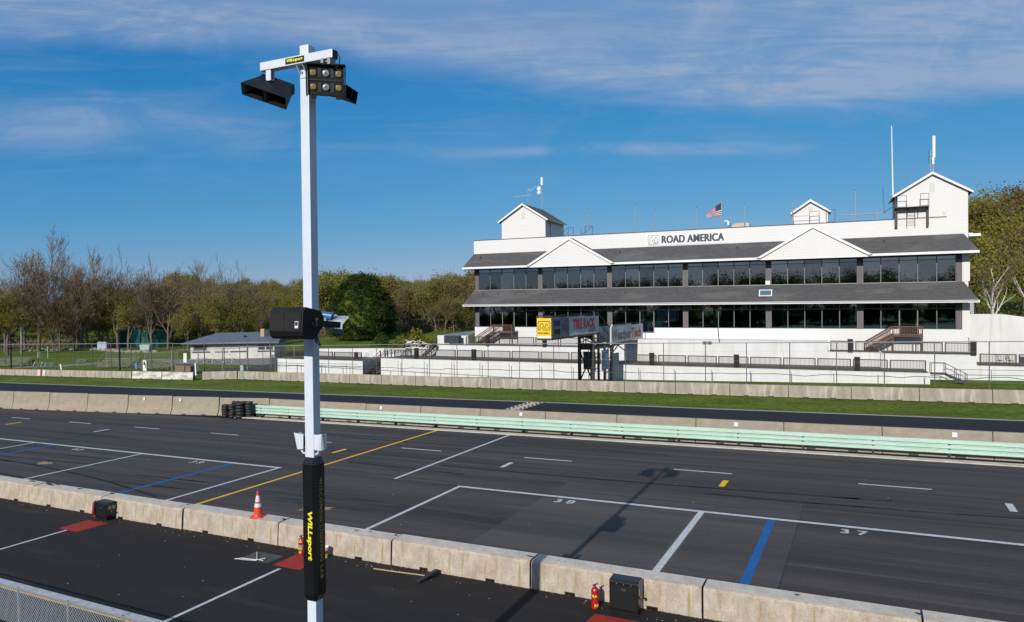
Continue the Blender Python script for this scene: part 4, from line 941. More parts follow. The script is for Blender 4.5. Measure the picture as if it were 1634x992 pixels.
                    # siding below the lower windows
mb.box(U1 - .6, U1, OF - .02, OB, -1, 16.45)                   # right end wall
mb.box(U0, U0 + .25, OF + .3, OB, -1, 16.45)                   # left end wall
mb.box(U0 + .25, U1 - .6, OB - .3, OB, -1, 16.45)              # back wall
mb.box(U0, U1 - .6, OF + .01, OF + .28, 10.55, 10.98)          # sill strip of the upper floor
mb.build('wall', siding, B)
mb = MB(); mb.box(U0, 71.65, OF - .02, OF + .3, 16.45, 18.46); mb.box(U0, U0 + .3, OF + .3, OB, 16.45, 18.4); mb.box(U0 + .3, U1, OB - .3, OB, 16.45, 18.4); mb.build('parapet', siding, B)
mb = MB(); mb.box(U0 - .05, 71.65, OF - .07, OF + .35, 18.46, 18.54); mb.box(U0 - .05, U0 + .35, OF + .35, OB, 18.4, 18.47); mb.build('coping', dark_steel, B)
mb = MB(); mb.box(U0 + .3, U1 - .05, OF + .3, OB - .3, 17.0, 17.1); mb.build('flat_roof', slab, B)
# floors, ceilings, inside back wall
mb = MB(); mb.box(U0 + .26, U1 - .61, OF + .3, OB - .31, 4.2, 4.35); mb.box(U0 + .26, U1 - .61, OF + .3, OB - .31, 9.6, 10.1); mb.box(U0 + .26, U1 - .61, OF + .3, OB - .31, 15.0, 15.2)
mb.box(U0 + .26, U1 - .61, OF + 6, OF + 6.2, 4.36, 9.59); mb.box(U0 + .26, U1 - .61, OF + 6, OF + 6.2, 10.11, 14.99)
mb.build('interior_walls', interior, B)
mb = MB()
for z0 in (4.36, 10.11):
    for k in range(6):
        ua = U0 + .6 + k * 10.42
        mb.box(ua + .4, ua + 9.6, OF + 1.3, OF + 1.8, z0 + (1.55 if z0 < 5 else 1.25), z0 + (1.62 if z0 < 5 else 1.32)); mb.box(ua + .4, ua + 9.6, OF + 4, OF + 4.3, z0 + 1.6, z0 + 2.0)
mb.build('counter', interior2, B)
mb = MB(); rs = random.Random(5)
for z0 in (5.05, 10.75):
    for k in range(58):
        u = U0 + 1 + k * 1.06 + rs.uniform(-.2, .2)
        if rs.random() < .25: continue
        mb.box(u, u + .5, OF + 1.9, OF + 2.0, z0 + .35, z0 + 1.0); mb.box(u, u + .5, OF + 1.9, OF + 2.4, z0 + .3, z0 + .36); mb.tube([(u + .25, OF + 2.1, z0 - .6), (u + .25, OF + 2.1, z0 + .3)], .03, 5)
mb.build('chair_row', black_pl, B)
# columns and windows
cols = [10.64, 20.95, 31.33, 41.75, 52.18, 62.62, 72.85]
for c in cols:
    w = .30 if c not in (cols[0], cols[-1]) else .28
    for za, zb in ((5.45, 7.82), (10.98, 13.52)):
        mb = MB(); mb.box(c - w, c + w, OF - .03, OF + .25, za, zb); mb.build('column', col_clad, B)
mb = MB()
for za, zb in ((8.55, 9.6), (13.98, 15.0)): mb.box(U0, U1 - .6, OF + .02, OF + .3, za, zb)
for c in cols:
    for za, zb in ((7.82, 8.56), (13.52, 13.99)): mb.box(c - .3, c + .3, OF - .01, OF + .24, za, zb)
for a_, b_ in ((U0, cols[0] - .28), (cols[-1] + .28, U1 - .6)):
    for za, zb in ((5.45, 8.56), (10.98, 13.99)): mb.box(a_, b_, OF, OF + .26, za, zb)
mb.build('spandrel', dark_band, B)
DOORS = {(0, 0): 2, (0, 2): 2, (0, 5): 2}
for fl, (za, zt, zb) in enumerate(((5.45, 7.85, 8.56), (10.98, 13.55, 13.99))):
    for bay in range(6):
        a0_, b0_ = cols[bay] + .30, cols[bay + 1] - .30; w = (b0_ - a0_) / 5
        for k in range(5):
            ua, ub = a0_ + k * w, a0_ + (k + 1) * w
            door = DOORS.get((fl, bay)) == k
            mb = MB(); f_ = .045
            lo = 4.75 if door else za
            if door: mb.box(ua - .02, ua + .09, OF - .05, OF + .12, lo, zt); mb.box(ub - .09, ub + .02, OF - .05, OF + .12, lo, zt); mb.box(ua + .09, ub - .09, OF - .05, OF + .12, zt - .12, zt); mb.box(ua + .09, ub - .09, OF - .05, OF + .1, lo, lo + .15)
            else:
                mb.box(ua, ua + f_, OF - .02, OF + .12, za, zb); mb.box(ub - f_, ub, OF - .02, OF + .12, za, zb); mb.box(ua + f_, ub - f_, OF - .01, OF + .1, za, za + .05)
            mb.box(ua + f_, ub - f_, OF - .01, OF + .1, zt - .0 + .002, zt + .07, dark_band); 
            if mb.mats and mb.mats[0] is dark_band: mb.mats = [win_frame if False else dark_band]
            M_ = mb.mats; mb.mats = [win_frame, dark_band] if False else []
            mb2 = MB(); mb2.v, mb2.f, mb2.m = mb.v, mb.f, mb.m
            wd = mb2.build('door' if door else 'window', win_frame if not door else galv if False else win_frame, B)
            mb = MB(); mb.box(ua + f_ + .002, ub - f_ - .002, OF + .03, OF + .045, lo + .05, zt); pn = mb.build('pane', glass, wd)
            mb = MB(); mb.box(ua + f_ + .002, ub - f_ - .002, OF + .03, OF + .045, zt + .07, zb); mb.build('transom_pane', glass, wd)
            if door:
                mb = MB(); mb.box(ub - .2, ub - .16, OF - .1, OF - .06, lo + 1.1, lo + 1.5); mb.build('handle', brass, wd)
# skirt roofs
def skirt(name, zlo, zhi, ue0, ue1, oe, ext=.0):
    uw0, uw1 = U0, U1 + ext
    mb = MB(); d = .06
    def V(u, o, z): return (u, o, z)
    # front slope, left hip, right hip; returns along the ends
    mb.add([V(ue0, oe, zlo), V(ue1, oe, zlo), V(73.3, OF - .025, zhi), V(uw0, OF - .025, zhi)], [(0, 1, 2, 3)])
    mb.add([V(ue0, oe, zlo), V(uw0, OF - .025, zhi), V(uw0, OB, zhi), V(ue0, OB, zlo)], [(0, 1, 2, 3)])
    mb.add([V(ue1, oe, zlo), V(ue1, OF + 1.2, zlo), V(73.3, OF - .025, zhi)], [(0, 1, 2)])
    r_ = mb.build(name, shingle, B, fix=False)
    mb = MB(); mb.box(ue0 - .03, ue1 + .03, oe - .05, oe, zlo - .26, zlo + .02); mb.box(ue0 - .03, ue0 + .02, oe, OB, zlo - .26, zlo + .02); mb.box(ue1 - .02, ue1 + .03, oe, OF + 1.2, zlo - .26, zlo + .02); mb.build('fascia', white_trim, r_)
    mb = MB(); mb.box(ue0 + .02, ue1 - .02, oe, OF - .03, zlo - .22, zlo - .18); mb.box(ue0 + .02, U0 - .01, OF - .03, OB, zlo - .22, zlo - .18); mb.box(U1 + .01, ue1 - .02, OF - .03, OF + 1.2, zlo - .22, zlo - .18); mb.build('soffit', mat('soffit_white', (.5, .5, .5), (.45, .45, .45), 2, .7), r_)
    return r_
skirt('skirt_roof', 8.82, 10.95, 9.2, 74.5, 8.1)
skirt('skirt_roof', 14.38, 16.47, 9.2, 74.5, 8.1)
# gables on the upper skirt roof
for gc in (26.12, 57.4):
    ap = 18.02; hw = 6.3; zl = 14.33
    mb = MB(); mb.add([(gc - hw + .25, 8.02, zl - .2), (gc + hw - .25, 8.02, zl - .2), (gc, 8.02, ap - .18)], [(0, 1, 2)], siding)
    gb = mb.build('gable', None, B, fix=False)
    mb = MB()
    for s in (-1, 1):
        mb.add([(gc, 7.85, ap + .05), (gc + s * (hw + .1), 7.85, zl + .02), (gc + s * (hw + .1), 11, zl + .02), (gc, 11, ap + .05)], [(0, 1, 2, 3)], shingle)
    mb.build('gable_roof', None, gb, fix=False)
    mb = MB()
    for s in (-1, 1):
        mb.add([(gc, 7.80, ap + .08), (gc + s * (hw + .15), 7.80, zl + .0), (gc + s * (hw + .15) - s * .45, 7.80, zl - .06), (gc, 7.80, ap - .26)] + [(gc, 8.0, ap + .08), (gc + s * (hw + .15), 8.0, zl + .0), (gc + s * (hw + .15) - s * .45, 8.0, zl - .06), (gc, 8.0, ap - .26)], [(0, 1, 2, 3), (7, 6, 5, 4), (3, 2, 6, 7), (0, 4, 5, 1)], white_trim)
    mb.build('bargeboard', None, gb)
    mb = MB(); mb.box(gc - hw + .3, gc + hw - .3, 8.0, 8.08, zl - .27, zl - .13, white_trim); mb.build('base_trim', None, gb)
# corner board at the right, side stair tower
for za, zb in ((4.5, 8.5), (11.0, 14.1)):
    mb = MB(); mb.box(73.3, 73.9, OF - .06, OF - .021, za, zb); mb.build('corner_board', siding, B)
# name sign on the parapet
mb = MB(); mb.box(36.55, 47.05, OF - .075, OF - .025, 16.62, 18.08); sg = mb.build('name_sign', white_trim, B)
mb = MB(); [put_text(mb, 'ROAD AMERICA', 1.3, (42.72 + dx_, OF - .085 - .004 * q_, 17.36), (1, 0, 0), (0, 0, 1), navy_txt, offset=.03, fit=(8.1, 1.04), space=1.04) for q_, dx_ in enumerate((-.045, .045))]; mb.build('lettering', None, sg)
mb = MB(); circuit_logo(mb, (37.55, OF - .085, 17.42), (1, 0, 0), (0, 0, 1), 1.5, grey_txt); put_text(mb, 'ROAD AMERICA', .2, (37.55, OF - .085, 16.80), (1, 0, 0), (0, 0, 1), navy_txt, fit=(1.5, .13), offset=.008); mb.build('logo', None, sg)
# rooftop cabins
def cabin(gc, hw, of, ob, z0, ze, za, ov=.45, side_eave=0.0):
    mb = MB(); mb.prism([(gc - hw, z0), (gc + hw, z0), (gc + hw, ze), (gc, za), (gc - hw, ze)], of, ob); cb_ = mb.build('rooftop_cabin', siding, B)
    sl = (za - ze) / hw
    mb = MB()
    for s in (-1, 1):
        A_ = (gc, za + .12); E_ = (gc + s * (hw + ov), ze + .12 - sl * ov)
        vs = [(A_[0], of - .35, A_[1]), (E_[0], of - .35, E_[1]), (E_[0], ob + .3, E_[1]), (A_[0], ob + .3, A_[1])]
        vs += [(x, y, z - .1) for x, y, z in vs]
        mb.add(vs, [(0, 1, 2, 3), (7, 6, 5, 4), (1, 5, 6, 2), (3, 2, 6, 7)])
    mb.build('cabin_roof', shingle, cb_)
    mb = MB()
    for s in (-1, 1):
        A_ = (gc, za + .14); E_ = (gc + s * (hw + ov), ze + .14 - sl * ov)
        mb.add([(A_[0], of - .40, A_[1]), (E_[0], of - .40, E_[1]), (E_[0], of - .40, E_[1] - .26), (A_[0], of - .40, A_[1] - .30), (A_[0], of - .34, A_[1]), (E_[0], of - .34, E_[1]), (E_[0], of - .34, E_[1] - .26), (A_[0], of - .34, A_[1] - .30)], [(0, 1, 2, 3), (7, 6, 5, 4), (0, 4, 5, 1), (3, 2, 6, 7), (1, 5, 6, 2)])
        mb.box(min(E_[0], E_[0] + s * .04), max(E_[0], E_[0] + s * .04), of - .4, ob + .3, E_[1] - .2, E_[1])
    mb.build('cabin_trim', white_trim, cb_)
    mb = MB(); mb.box(gc - .28, gc + .28, of - .03, of - .005, ze + .1, ze + 1.1 if za - ze > 2 else ze + .6)
    mb.build('gable_vent', mat('vent_cream', (.66, .64, .58), (.6, .58, .52), 20, .7, stretch=(.1, 1, 1)), cb_)
    return cb_
cabin(17.5, 3.55, 12.0, 20.0, 17.1, 21.5, 23.75)
cabin(57.1, 2.0, 12.0, 15.0, 17.1, 20.25, 21.6, .3)
cabin(70.2, 3.55, 10.03, 17.0, 16.46, 21.45, 23.65)
mb = MB(); mb.box(73.76, 74.2, 9.9, 15, 16.4, 16.5); mb.box(73.76, 74.9, 9.6, 15, 16.1, 16.4); mb.build('eave_return', white_trim, B)
mb = MB(); mb.box(U1 + .02, U1 + 1.2, 14, 20, 4, 8.6); pb = mb.build('side_annex', mat('lilac_grey_siding', (.40, .38, .44), (.35, .33, .38), 2, .7), B)
mb = MB(); mb.box(U1 + .1, U1 + .7, 13.95, 13.99, 7.2, 8.1); mb.build('window', dark_band, pb)
mb = MB(); mb.tube([(15.2 + 5.85, 12.1, 21.3), (21.3, 13.2, 21.2), (21.2, 13.6, 20.8), (21.2, 13.8, 18.6)], .05, 6, dark_steel); mb.build('downpipe', None, B)

# little snow guards, vents and gutter brackets on the lower roof
mb = MB(); rv = random.Random(44)
for k in range(26): u = 12 + k * 2.4 + rv.uniform(-.5, .5); mb.box(u, u + .07, 9.30, 9.75, 10.05, 10.45)
mb.build('roof_bracket', dark_steel, B)
mb = MB(); mb.box(9.3, 74.4, 7.99, 8.04, 8.70, 8.80); mb.build('gutter', galv, B)
for u in (11.6, 33.0, 48.5, 65.2):
    mb = MB(); mb.tube([(u, 9.3, 15.4), (u, 9.3, 16.0)], .09, 8); mb.build('vent_pipe', dark_steel, B)
# blinds drawn in some bays
for u, z0, z1, w in ((24.5, 13.0, 13.6, 1.9), (34.0, 12.6, 13.6, 1.9), (45.5, 12.9, 13.6, 3.8), (66.0, 12.8, 13.6, 1.9), (15.0, 7.2, 7.9, 1.9), (54.6, 7.0, 7.9, 1.9)):
    mb = MB(); mb.box(u, u + w, OF + .5, OF + .55, z0, z1); mb.build('blind', mat('cream_blind', (.42, .40, .36), (.36, .34, .31), 2, .8), B)
# roof railings and platforms
def rail_frame(mb, u0, u1, o, z0, z1, mid=True, post=.05):
    mb.bar((u0, o, z0), (u0, o, z1), post); mb.bar((u1, o, z0), (u1, o, z1), post); mb.bar((u0, o, z1), (u1, o, z1), post)
    if mid: mb.bar((u0, o, (z0 + z1) / 2), (u1, o, (z0 + z1) / 2), post * .8)
t = bthing('roof_ladder_platform', 'black steel platform with railings and ladder beside the right rooftop cabin', 'platform', 0, 0, 0)
mb = MB(); mb.box(66.3, 69.8, 8.9, 10.0, 19.7, 19.78); mb.build('deck', dark_steel, t)
mb = MB(); rail_frame(mb, 66.35, 67.5, 8.95, 19.78, 21.1); rail_frame(mb, 68.9, 69.75, 8.95, 19.78, 21.2); mb.bar((66.35, 8.95, 21.1), (66.35, 10, 21.1), .05); mb.bar((66.35, 10, 19), (66.35, 10, 21.1), .06); mb.build('railing', dark_steel, t)
mb = MB()
for u in (66.5, 67.6, 68.7, 69.7): mb.bar((u, 8.95, 19.7), (u, 9.95, 18.6), .06)
mb.bar((67.55, 9.6, 17.5), (67.55, 9.6, 19.7), .05); mb.bar((68.4, 9.6, 17.5), (68.4, 9.6, 19.7), .05)
for k in range(5): mb.bar((67.55, 9.6, 17.9 + k * .4), (68.4, 9.6, 17.9 + k * .4), .035)
mb.box(66.3, 66.6, 9.5, 9.9, 17.5, 19.7); mb.box(69.55, 69.8, 9.5, 9.9, 17.5, 19.7); mb.build('bracket', dark_steel, t)
t = bthing('roof_railing', 'black steel stair railing on the roof beside the left rooftop cabin', 'railing', 0, 0, 0)
mb = MB(); rail_frame(mb, 24.6, 25.4, 12.0, 17.2, 19.9); mb.bar((22.6, 12.0, 18.4), (24.6, 12.0, 19.9), .05); mb.bar((22.6, 12, 18), (24.6, 12.0, 19.2), .05); mb.bar((22.6, 12, 17.2), (22.6, 12.0, 18.4), .05)
mb.build('handrail', dark_steel, t)
t = bthing('roof_railing', 'small black railing frame standing on the roof right of the left cabin', 'railing', 0, 0, 0)
mb = MB(); rail_frame(mb, 27.2, 28.3, 12.0, 17.2, 19.9); mb.bar((26.6, 12, 18.7), (28.3, 12.0, 19.9), .05); mb.bar((26.6, 12, 17.2), (26.6, 12, 19.4), .05); mb.build('handrail', dark_steel, t)
t = bthing('roof_railing', 'brown steel railings around the small middle rooftop cabin', 'railing', 0, 0, 0)
mb = MB(); rail_frame(mb, 57.0, 58.1, 11.0, 17.2, 20.1, False); mb.bar((55.1, 11, 19.6), (57, 11, 19.6), .04); rail_frame(mb, 58.9, 59.9, 11.2, 17.2, 20.2); mb.bar((57, 11, 19.0), (58.1, 11, 19.0), .05); mb.bar((55.1, 11, 17.2), (55.1, 11, 19.6), .04); mb.build('handrail', rust_steel, t)
# masts
for (u, zt, lab) in ((28.0, 22.3, 'thin bare flagpole on the roof just right of the left cabin'), (34.85, 22.4, 'thin bare flagpole above the left end of the roof sign, second from the left'), (37.55, 21.5, 'short thin flagpole rising above the logo of the roof sign'), (43.1, 21.5, 'thin bare flagpole above the lettering just left of the flag'),
                     (49.2, 21.6, 'thin bare flagpole on the roof just right of the flag'), (55.0, 21.5, 'thin flagpole touching the left side of the small middle cabin'), (62.2, 22.35, 'thin flagpole above the horizontal pipe rack')):
    o_ = bthing('flagpole', lab, 'flagpole', u, 11, 17.1)
    mb = MB(); mb.tube([(0, 0, 0), (0, 0, zt - 17.1)], [.055, .04], 8); mb.build('pole', galv, o_)
    mb = MB(); mb.tube([(0, 0, zt - 17.1), (0, 0, zt - 17.02)], .06, 8); mb.build('finial', dark_steel, o_)
o_ = bthing('flagpole', 'taller silver pole that carries the flag above the roof sign', 'flagpole', 46.35, 11, 17.1)
mb = MB(); mb.tube([(0, 0, 0), (0, 0, 5.1)], [.06, .05], 8); mb.build('pole', galv, o_)
# flag
F_ = bthing('flag', 'red white and blue striped flag hanging from the roof pole', 'flag', 46.27, 11, 20.2)
NS, NK = 13, 16; mb = MB(); vs = []
for i in range(NS + 1):
    for k in range(NK + 1):
        s = k / NK; v_ = i / NS
        x = -2.0 * s * (.98 - .12 * v_); z = 1.75 * (1 - v_) - 1.42 * s ** 1.15 * (1 - v_) - .12 * s * v_ * 1.5 + .25 * v_ * s * (1 - s); y = .16 * math.sin(s * 9 + v_ * 2) * s
        vs.append((x, y, z))
for i in range(NS):
    for k in range(NK):
        q = i * (NK + 1) + k; mt_ = flag_blue if (i < 7 and k < 6) else (flag_red if i % 2 == 0 else flag_white)
        mb.add([vs[q], vs[q + 1], vs[q + NK + 2], vs[q + NK + 1]], [(0, 1, 2, 3)], mt_)
mb.build('cloth', None, F_, fix=False)
# whip antenna, cell antennas
o_ = bthing('whip_antenna', 'very tall white whip antenna left of the right rooftop cabin', 'antenna', 66.2, 10.4, 18.5)
mb = MB(); mb.tube([(0, 0, 2.6), (-.12, 0, 11.2)], [.09, .05], 8); mb.build('mast', white_trim, o_)
mb = MB(); mb.tube([(.15, 0, 0), (0, 0, 2.6)], .04, 6); mb.bar((-1.0, 0, .9), (.6, 0, 2.0), .09); mb.tube([(-.9, 0, .9), (-1.1, 0, 4.0)], .02, 5); mb.build('bracket', dark_steel, o_)
o_ = bthing('cell_antenna', 'white panel antenna mast on the ridge of the right rooftop cabin', 'antenna', 70.4, 11.5, 23.7)
mb = MB(); mb.tube([(.1, 0, 0), (.1, 0, 3.6)], .05, 6); mb.tube([(-.2, 0, 0), (-.2, 0, 3.0)], .035, 6)
for s in (-.75, .85): mb.tube([(s, 0, -.2), (.05, 0, 1.5)], .03, 5)
for z in (.6, 1.1, 1.9, 2.4): mb.bar((-.25, 0, z), (.15, 0, z), .05)
mb.build('mast', galv, o_)
mb = MB(); mb.box(.02, .30, -.1, .1, 2.0, 4.55); mb.box(-.02, .18, -.15, -.05, 1.2, 2.1); mb.build('panel', white_trim, o_)
mb = MB(); mb.tube([(-.25, 0, 3.0), (-.4, .0, 2.6), (-.25, 0, 2.2), (-.42, 0, 1.9), (-.25, 0, 1.5), (-.2, 0, .9)], .02, 5); mb.build('cable', black_pl, o_)
o_ = bthing('dish_antenna', 'pair of tripod antenna masts with dishes on the ridge of the left rooftop cabin', 'antenna', 18.8, 13, 23.6)
mb = MB(); mb.tube([(-.9, 0, 0), (-.9, 0, 2.6)], .04, 6); mb.tube([(.6, 2, 0), (.6, 2, 4.2)], .05, 6)
for s in (-.45, .45): mb.tube([(-.9 + s, 0, 0), (-.9, 0, 1.0)], .03, 5); mb.tube([(.6 + s * 2, 2, -.3), (.6, 2, 1.7)], .03, 5)
mb.bar((-3.0, 0, 1.55), (-.2, 0, 1.65), .07); mb.build('mast', galv, o_)
mb = MB(); mb.box(.45, .75, 1.85, 1.95, 3.3, 4.5)
for z in (2.2, 2.8): mb.lathe([(.02, 0), (.22, .08), (.3, .16)], 12, None, Matrix.Translation((.25, 1.7, z)) @ Matrix.Rotation(R(90), 4, 'X'))
mb.tube([(-.9, 0, 2.6), (-.5, 0, 2.2), (.4, 0, 2.9)], .03, 5); mb.build('dish', white_trim, o_)
o_ = bthing('pipe_rack', 'low horizontal white pipe on two posts on the roof left of the whip antenna', 'pipe rack', 63, 11, 17.1)
mb = MB(); mb.tube([(-2.1, 0, 2.32), (2.3, 0, 2.32)], .07, 8); mb.tube([(-1.1, 0, 0), (-1.1, 0, 2.5)], .05, 6); mb.tube([(1.6, 0, 0), (1.6, 0, 2.5)], .05, 6); mb.build('pipe', galv, o_)
for (u, z, lab, s) in ((47.3, 18.4, 'white dome camera on a short curved mast on the parapet beside the flag', -1), (71.4, 18.4, 'white dome camera on the parapet in front of the right rooftop cabin', 1)):
    o_ = bthing('dome_camera', lab, 'camera', u, 10.1, z)
    mb = MB(); mb.tube([(.2 * -s, 0, 0), (.2 * -s, 0, .7), (0, 0, 1.0)], .045, 6); mb.build('arm', dark_steel, o_)
    mb = MB(); mb.lathe([(.03, .35), (.15, .42), (.17, .6), (.17, .85), (.1, .95)], 14, white_trim); mb.box(0, .5 * s, -.06, .06, .85, .97, white_trim) if s > 0 else mb.box(.5 * s, 0, -.06, .06, .95, 1.07, white_trim); mb.build('housing', None, o_)
o_ = bthing('rooftop_unit', 'low flat grey rooftop unit just right of the flag', 'roof unit', 48.7, 12, 17.1)
mb = MB(); mb.box(-1.1, 1.1, -.5, .6, 1.3, 1.95); mb.box(-.9, .9, -.4, .5, 0, 1.3); mb.prism([(-1.1, 1.95), (1.1, 1.95), (.8, 2.1), (-.6, 2.1)], -.5, .6); mb.build('housing', conc_top, o_)
o_ = bthing('solar_panel', 'small framed solar panel leaning on the lower shingle roof', 'solar panel', 51.9, 8.75, 9.95)
Ms = Matrix.Rotation(R(-35), 4, 'X')
mb = MB(); mb.box(-.78, .78, -.02, .06, -.5, .5, None, Ms); fr = mb.build('frame', white_trim, o_)
mb = MB(); mb.box(-.66, .66, -.035, -.022, -.38, .38, None, Ms); mb.build('cell', solar, o_)
o_ = bthing('junction_box', 'small white junction box above the solar panel at a window column', 'junction box', 52.1, 9.9, 11.25)
mb = MB(); mb.box(-.27, .27, -.1, .05, -.25, .25); mb.build('box', white_trim, o_)
mb = MB(); mb.tube([(.15, -.05, -.25), (.05, -.2, -.6), (-.5, -.9, -.95)], .02, 5); mb.build('cable', galv, o_)

# ------------------------------------------------------------------ terraces
def block_wall(name, label, u0, u1, o0, o1, z0, z1, top=slab):
    t = bthing(name, label, 'retaining wall', 0, 0, 0)
    mb = MB(); mb.box(u0, u1, o0, o1, z0, z1 - .02); mb.build('wall', wallw, t)
    mb = MB(); mb.box(u0, u1, o0 - .02, o1, z1 - .02, z1 + .02); 
    mb.box(u0 + .25, u1 - .05, o0 + .25, o1, z1 + .021, z1 + .03, top); mb.mats = [wallw, top]; mb.m = [0] * 6 + [1] * 6; mb.build('deck', None, t)
    return t
SM = mat('grey_wall_stain', (.50, .47, .42), (.42, .39, .34), 2, .9)
block_wall('terrace', 'long white front terrace wall with grey deck along the track', 0, 68.75, 0, 6.2, -3, 1.2)
block_wall('terrace', 'lower white terrace wall at the far left end below the stairs', -19.25, -3.2, 0, 7.0, -4, .70)
block_wall('terrace', 'white middle terrace wall with railing directly below the building at the left', 5.6, 33.0, 6.2, 10.0, -2, 2.85)
block_wall('terrace', 'tall blank white terrace block in the middle behind the sponsor gantry', 33.0, 59.0, 6.2, 10.0, -2, 4.05, white_trim)
block_wall('terrace', 'white middle terrace wall below the right wooden stairs', 59.0, 64.5, 6.2, 10.0, -2, 2.85)
block_wall('terrace', 'white right terrace wall dropping to the grass by the dark metal stairs', 64.5, 73.7, 5.0, 10.0, -2, 2.85)
block_wall('terrace', 'white terrace wall at the far right edge with a railing on top', 73.7, 96, 5.0, 10.5, -2, 1.70)
t = bthing('retaining_wall', 'tall white retaining wall stepping down from the right corner of the building', 'retaining wall', 0, 0, 0)
mb = MB(); mb.prism([(73.9, 1), (110, 1), (110, 2.0), (77.0, 7.2), (73.9, 7.2)], 10.5, 10.9); mb.build('wall', wallw, t)
t = bthing('retaining_wall', 'low white retaining wall behind the patio at the far left', 'retaining wall', 0, 0, 0)
mb = MB(); mb.prism([(-17.8, -1), (5.5, -1), (5.5, 2.35), (-17.0, 1.85), (-17.8, 1.85)], 7.01, 7.4); mb.build('wall', wallw, t)
t = bthing('retaining_wall', 'white stub wall left of the building that slopes up beside the grass', 'retaining wall', 0, 0, 0)
mb = MB(); mb.box(4.8, 10.1, 8.0, 9.0, -1, 4.2); mb.build('wall', wallw, t)
mb = MB(); mb.add([(4.8, 7.98, 4.22), (10.1, 7.98, 4.22), (10.1, 12, 4.9), (7, 12, 4.5)], [(0, 1, 2, 3)]); mb.build('sloping_top', mat('slate_top', (.20, .22, .26), (.16, .18, .21), 1, .8), t)
# railings
NB = [0]
def railing(label, u0, u1, o, z, pans, h=1.22, m_=rust_steel, ddir=(1, 0)):
    t = bthing('railing', label, 'railing', u0, o, z, None)
    if ddir != (1, 0): t.rotation_euler = (0, 0, BA + math.atan2(ddir[1], ddir[0]))
    L_ = u1 - u0; n = max(1, round(L_ / pans)); w = L_ / n
    for k in range(n):
        a_, b_ = k * w + .09, (k + 1) * w - .09
        mb = MB(); mb.box(a_, b_, -.05, .05, h - .10, h); pn = mb.build('panel_rail', m_, t)
        mb = MB(); mb.box(a_, a_ + .12, -.05, .05, 0, h - .105); mb.build('post', m_, pn)
        mb = MB(); mb.box(b_ - .12, b_, -.05, .05, 0, h - .105); mb.build('post', m_, pn)
        mb = MB(); mb.box(a_ + .08, b_ - .08, -.012, .012, .10, .14); nb = int((b_ - a_) / .14)
        for j in range(1, nb): x = a_ + .07 + (b_ - a_ - .14) * j / nb; mb.box(x - .019, x + .019, -.019, .019, .14, h - .075)
        mb.build('balusters', m_, pn)
    return t
railing('long brown baluster railing on the front terrace left of the gantry', 4, 33, .2, 1.24, 3.9, 1.4)
railing('long brown baluster railing on the front terrace right of the gantry', 36.5, 68.5, .2, 1.24, 3.6, 1.3)
railing('brown baluster railing on the middle terrace below the left wooden stairs', 10.5, 32.5, 6.3, 2.88, 3.6, 1.3)
railing('brown baluster railing on the middle terrace beside the right wooden stairs', 59.2, 64.5, 6.3, 2.88, 2.8, 1.3)
railing('brown baluster railing on the right terrace above the dark metal stairs', 65.0, 73.5, 5.1, 2.88, 2.9, 1.3)
railing('brown baluster railing on the far right terrace below the black awning', 73.9, 95, 5.1, 1.73, 3.6, 1.3)
railing('brown railing along the low patio wall at the far left', -19, -3.4, .2, .73, 5.2, 1.25)
railing('brown railing beside the steps at the left end of the front terrace', 0.9, 4, 2.0, 1.24, 3.1, 1.1)
# dark grey cabinets between railing panels
for u, o_2, z, lab in ((5.9, .2, 1.24, 'dark grey box on the front terrace at its left end'), (15.0, .25, 1.24, 'dark grey box on the front terrace below the left wooden stairs'), (31.9, .2, 1.24, 'dark grey box on the front terrace directly left of the gantry leg'),
                       (39.4, .2, 1.24, 'dark grey box on the front terrace just right of the gantry'), (49.3, .2, 1.24, 'dark grey box on the front terrace below the solar panel'), (61.9, .2, 1.24, 'dark grey box on the front terrace below the right wooden stairs'),
                       (14.2, 6.2, 2.88, 'dark grey box on the middle terrace left of the left wooden stairs'), (23.0, 6.2, 2.88, 'dark grey box on the middle terrace behind the yellow sign'), (61.4, 6.2, 2.88, 'dark grey box on the middle terrace left of the right wooden stairs'), (73.4, 4.95, 2.88, 'dark grey box at the right end of the right terrace railing')):
    t = bthing('speaker_box', lab, 'speaker box', u, o_2, z); mb = MB(); mb.box(-.27, .27, -.2, .2, .0, 1.5); mb.box(-.29, .29, -.22, .22, 1.42, 1.52); mb.build('body', black_pl, t)
    mb = MB(); mb.box(-.2, .2, -.215, -.203, .80, .84); mb.build('seam', dark_steel, t)
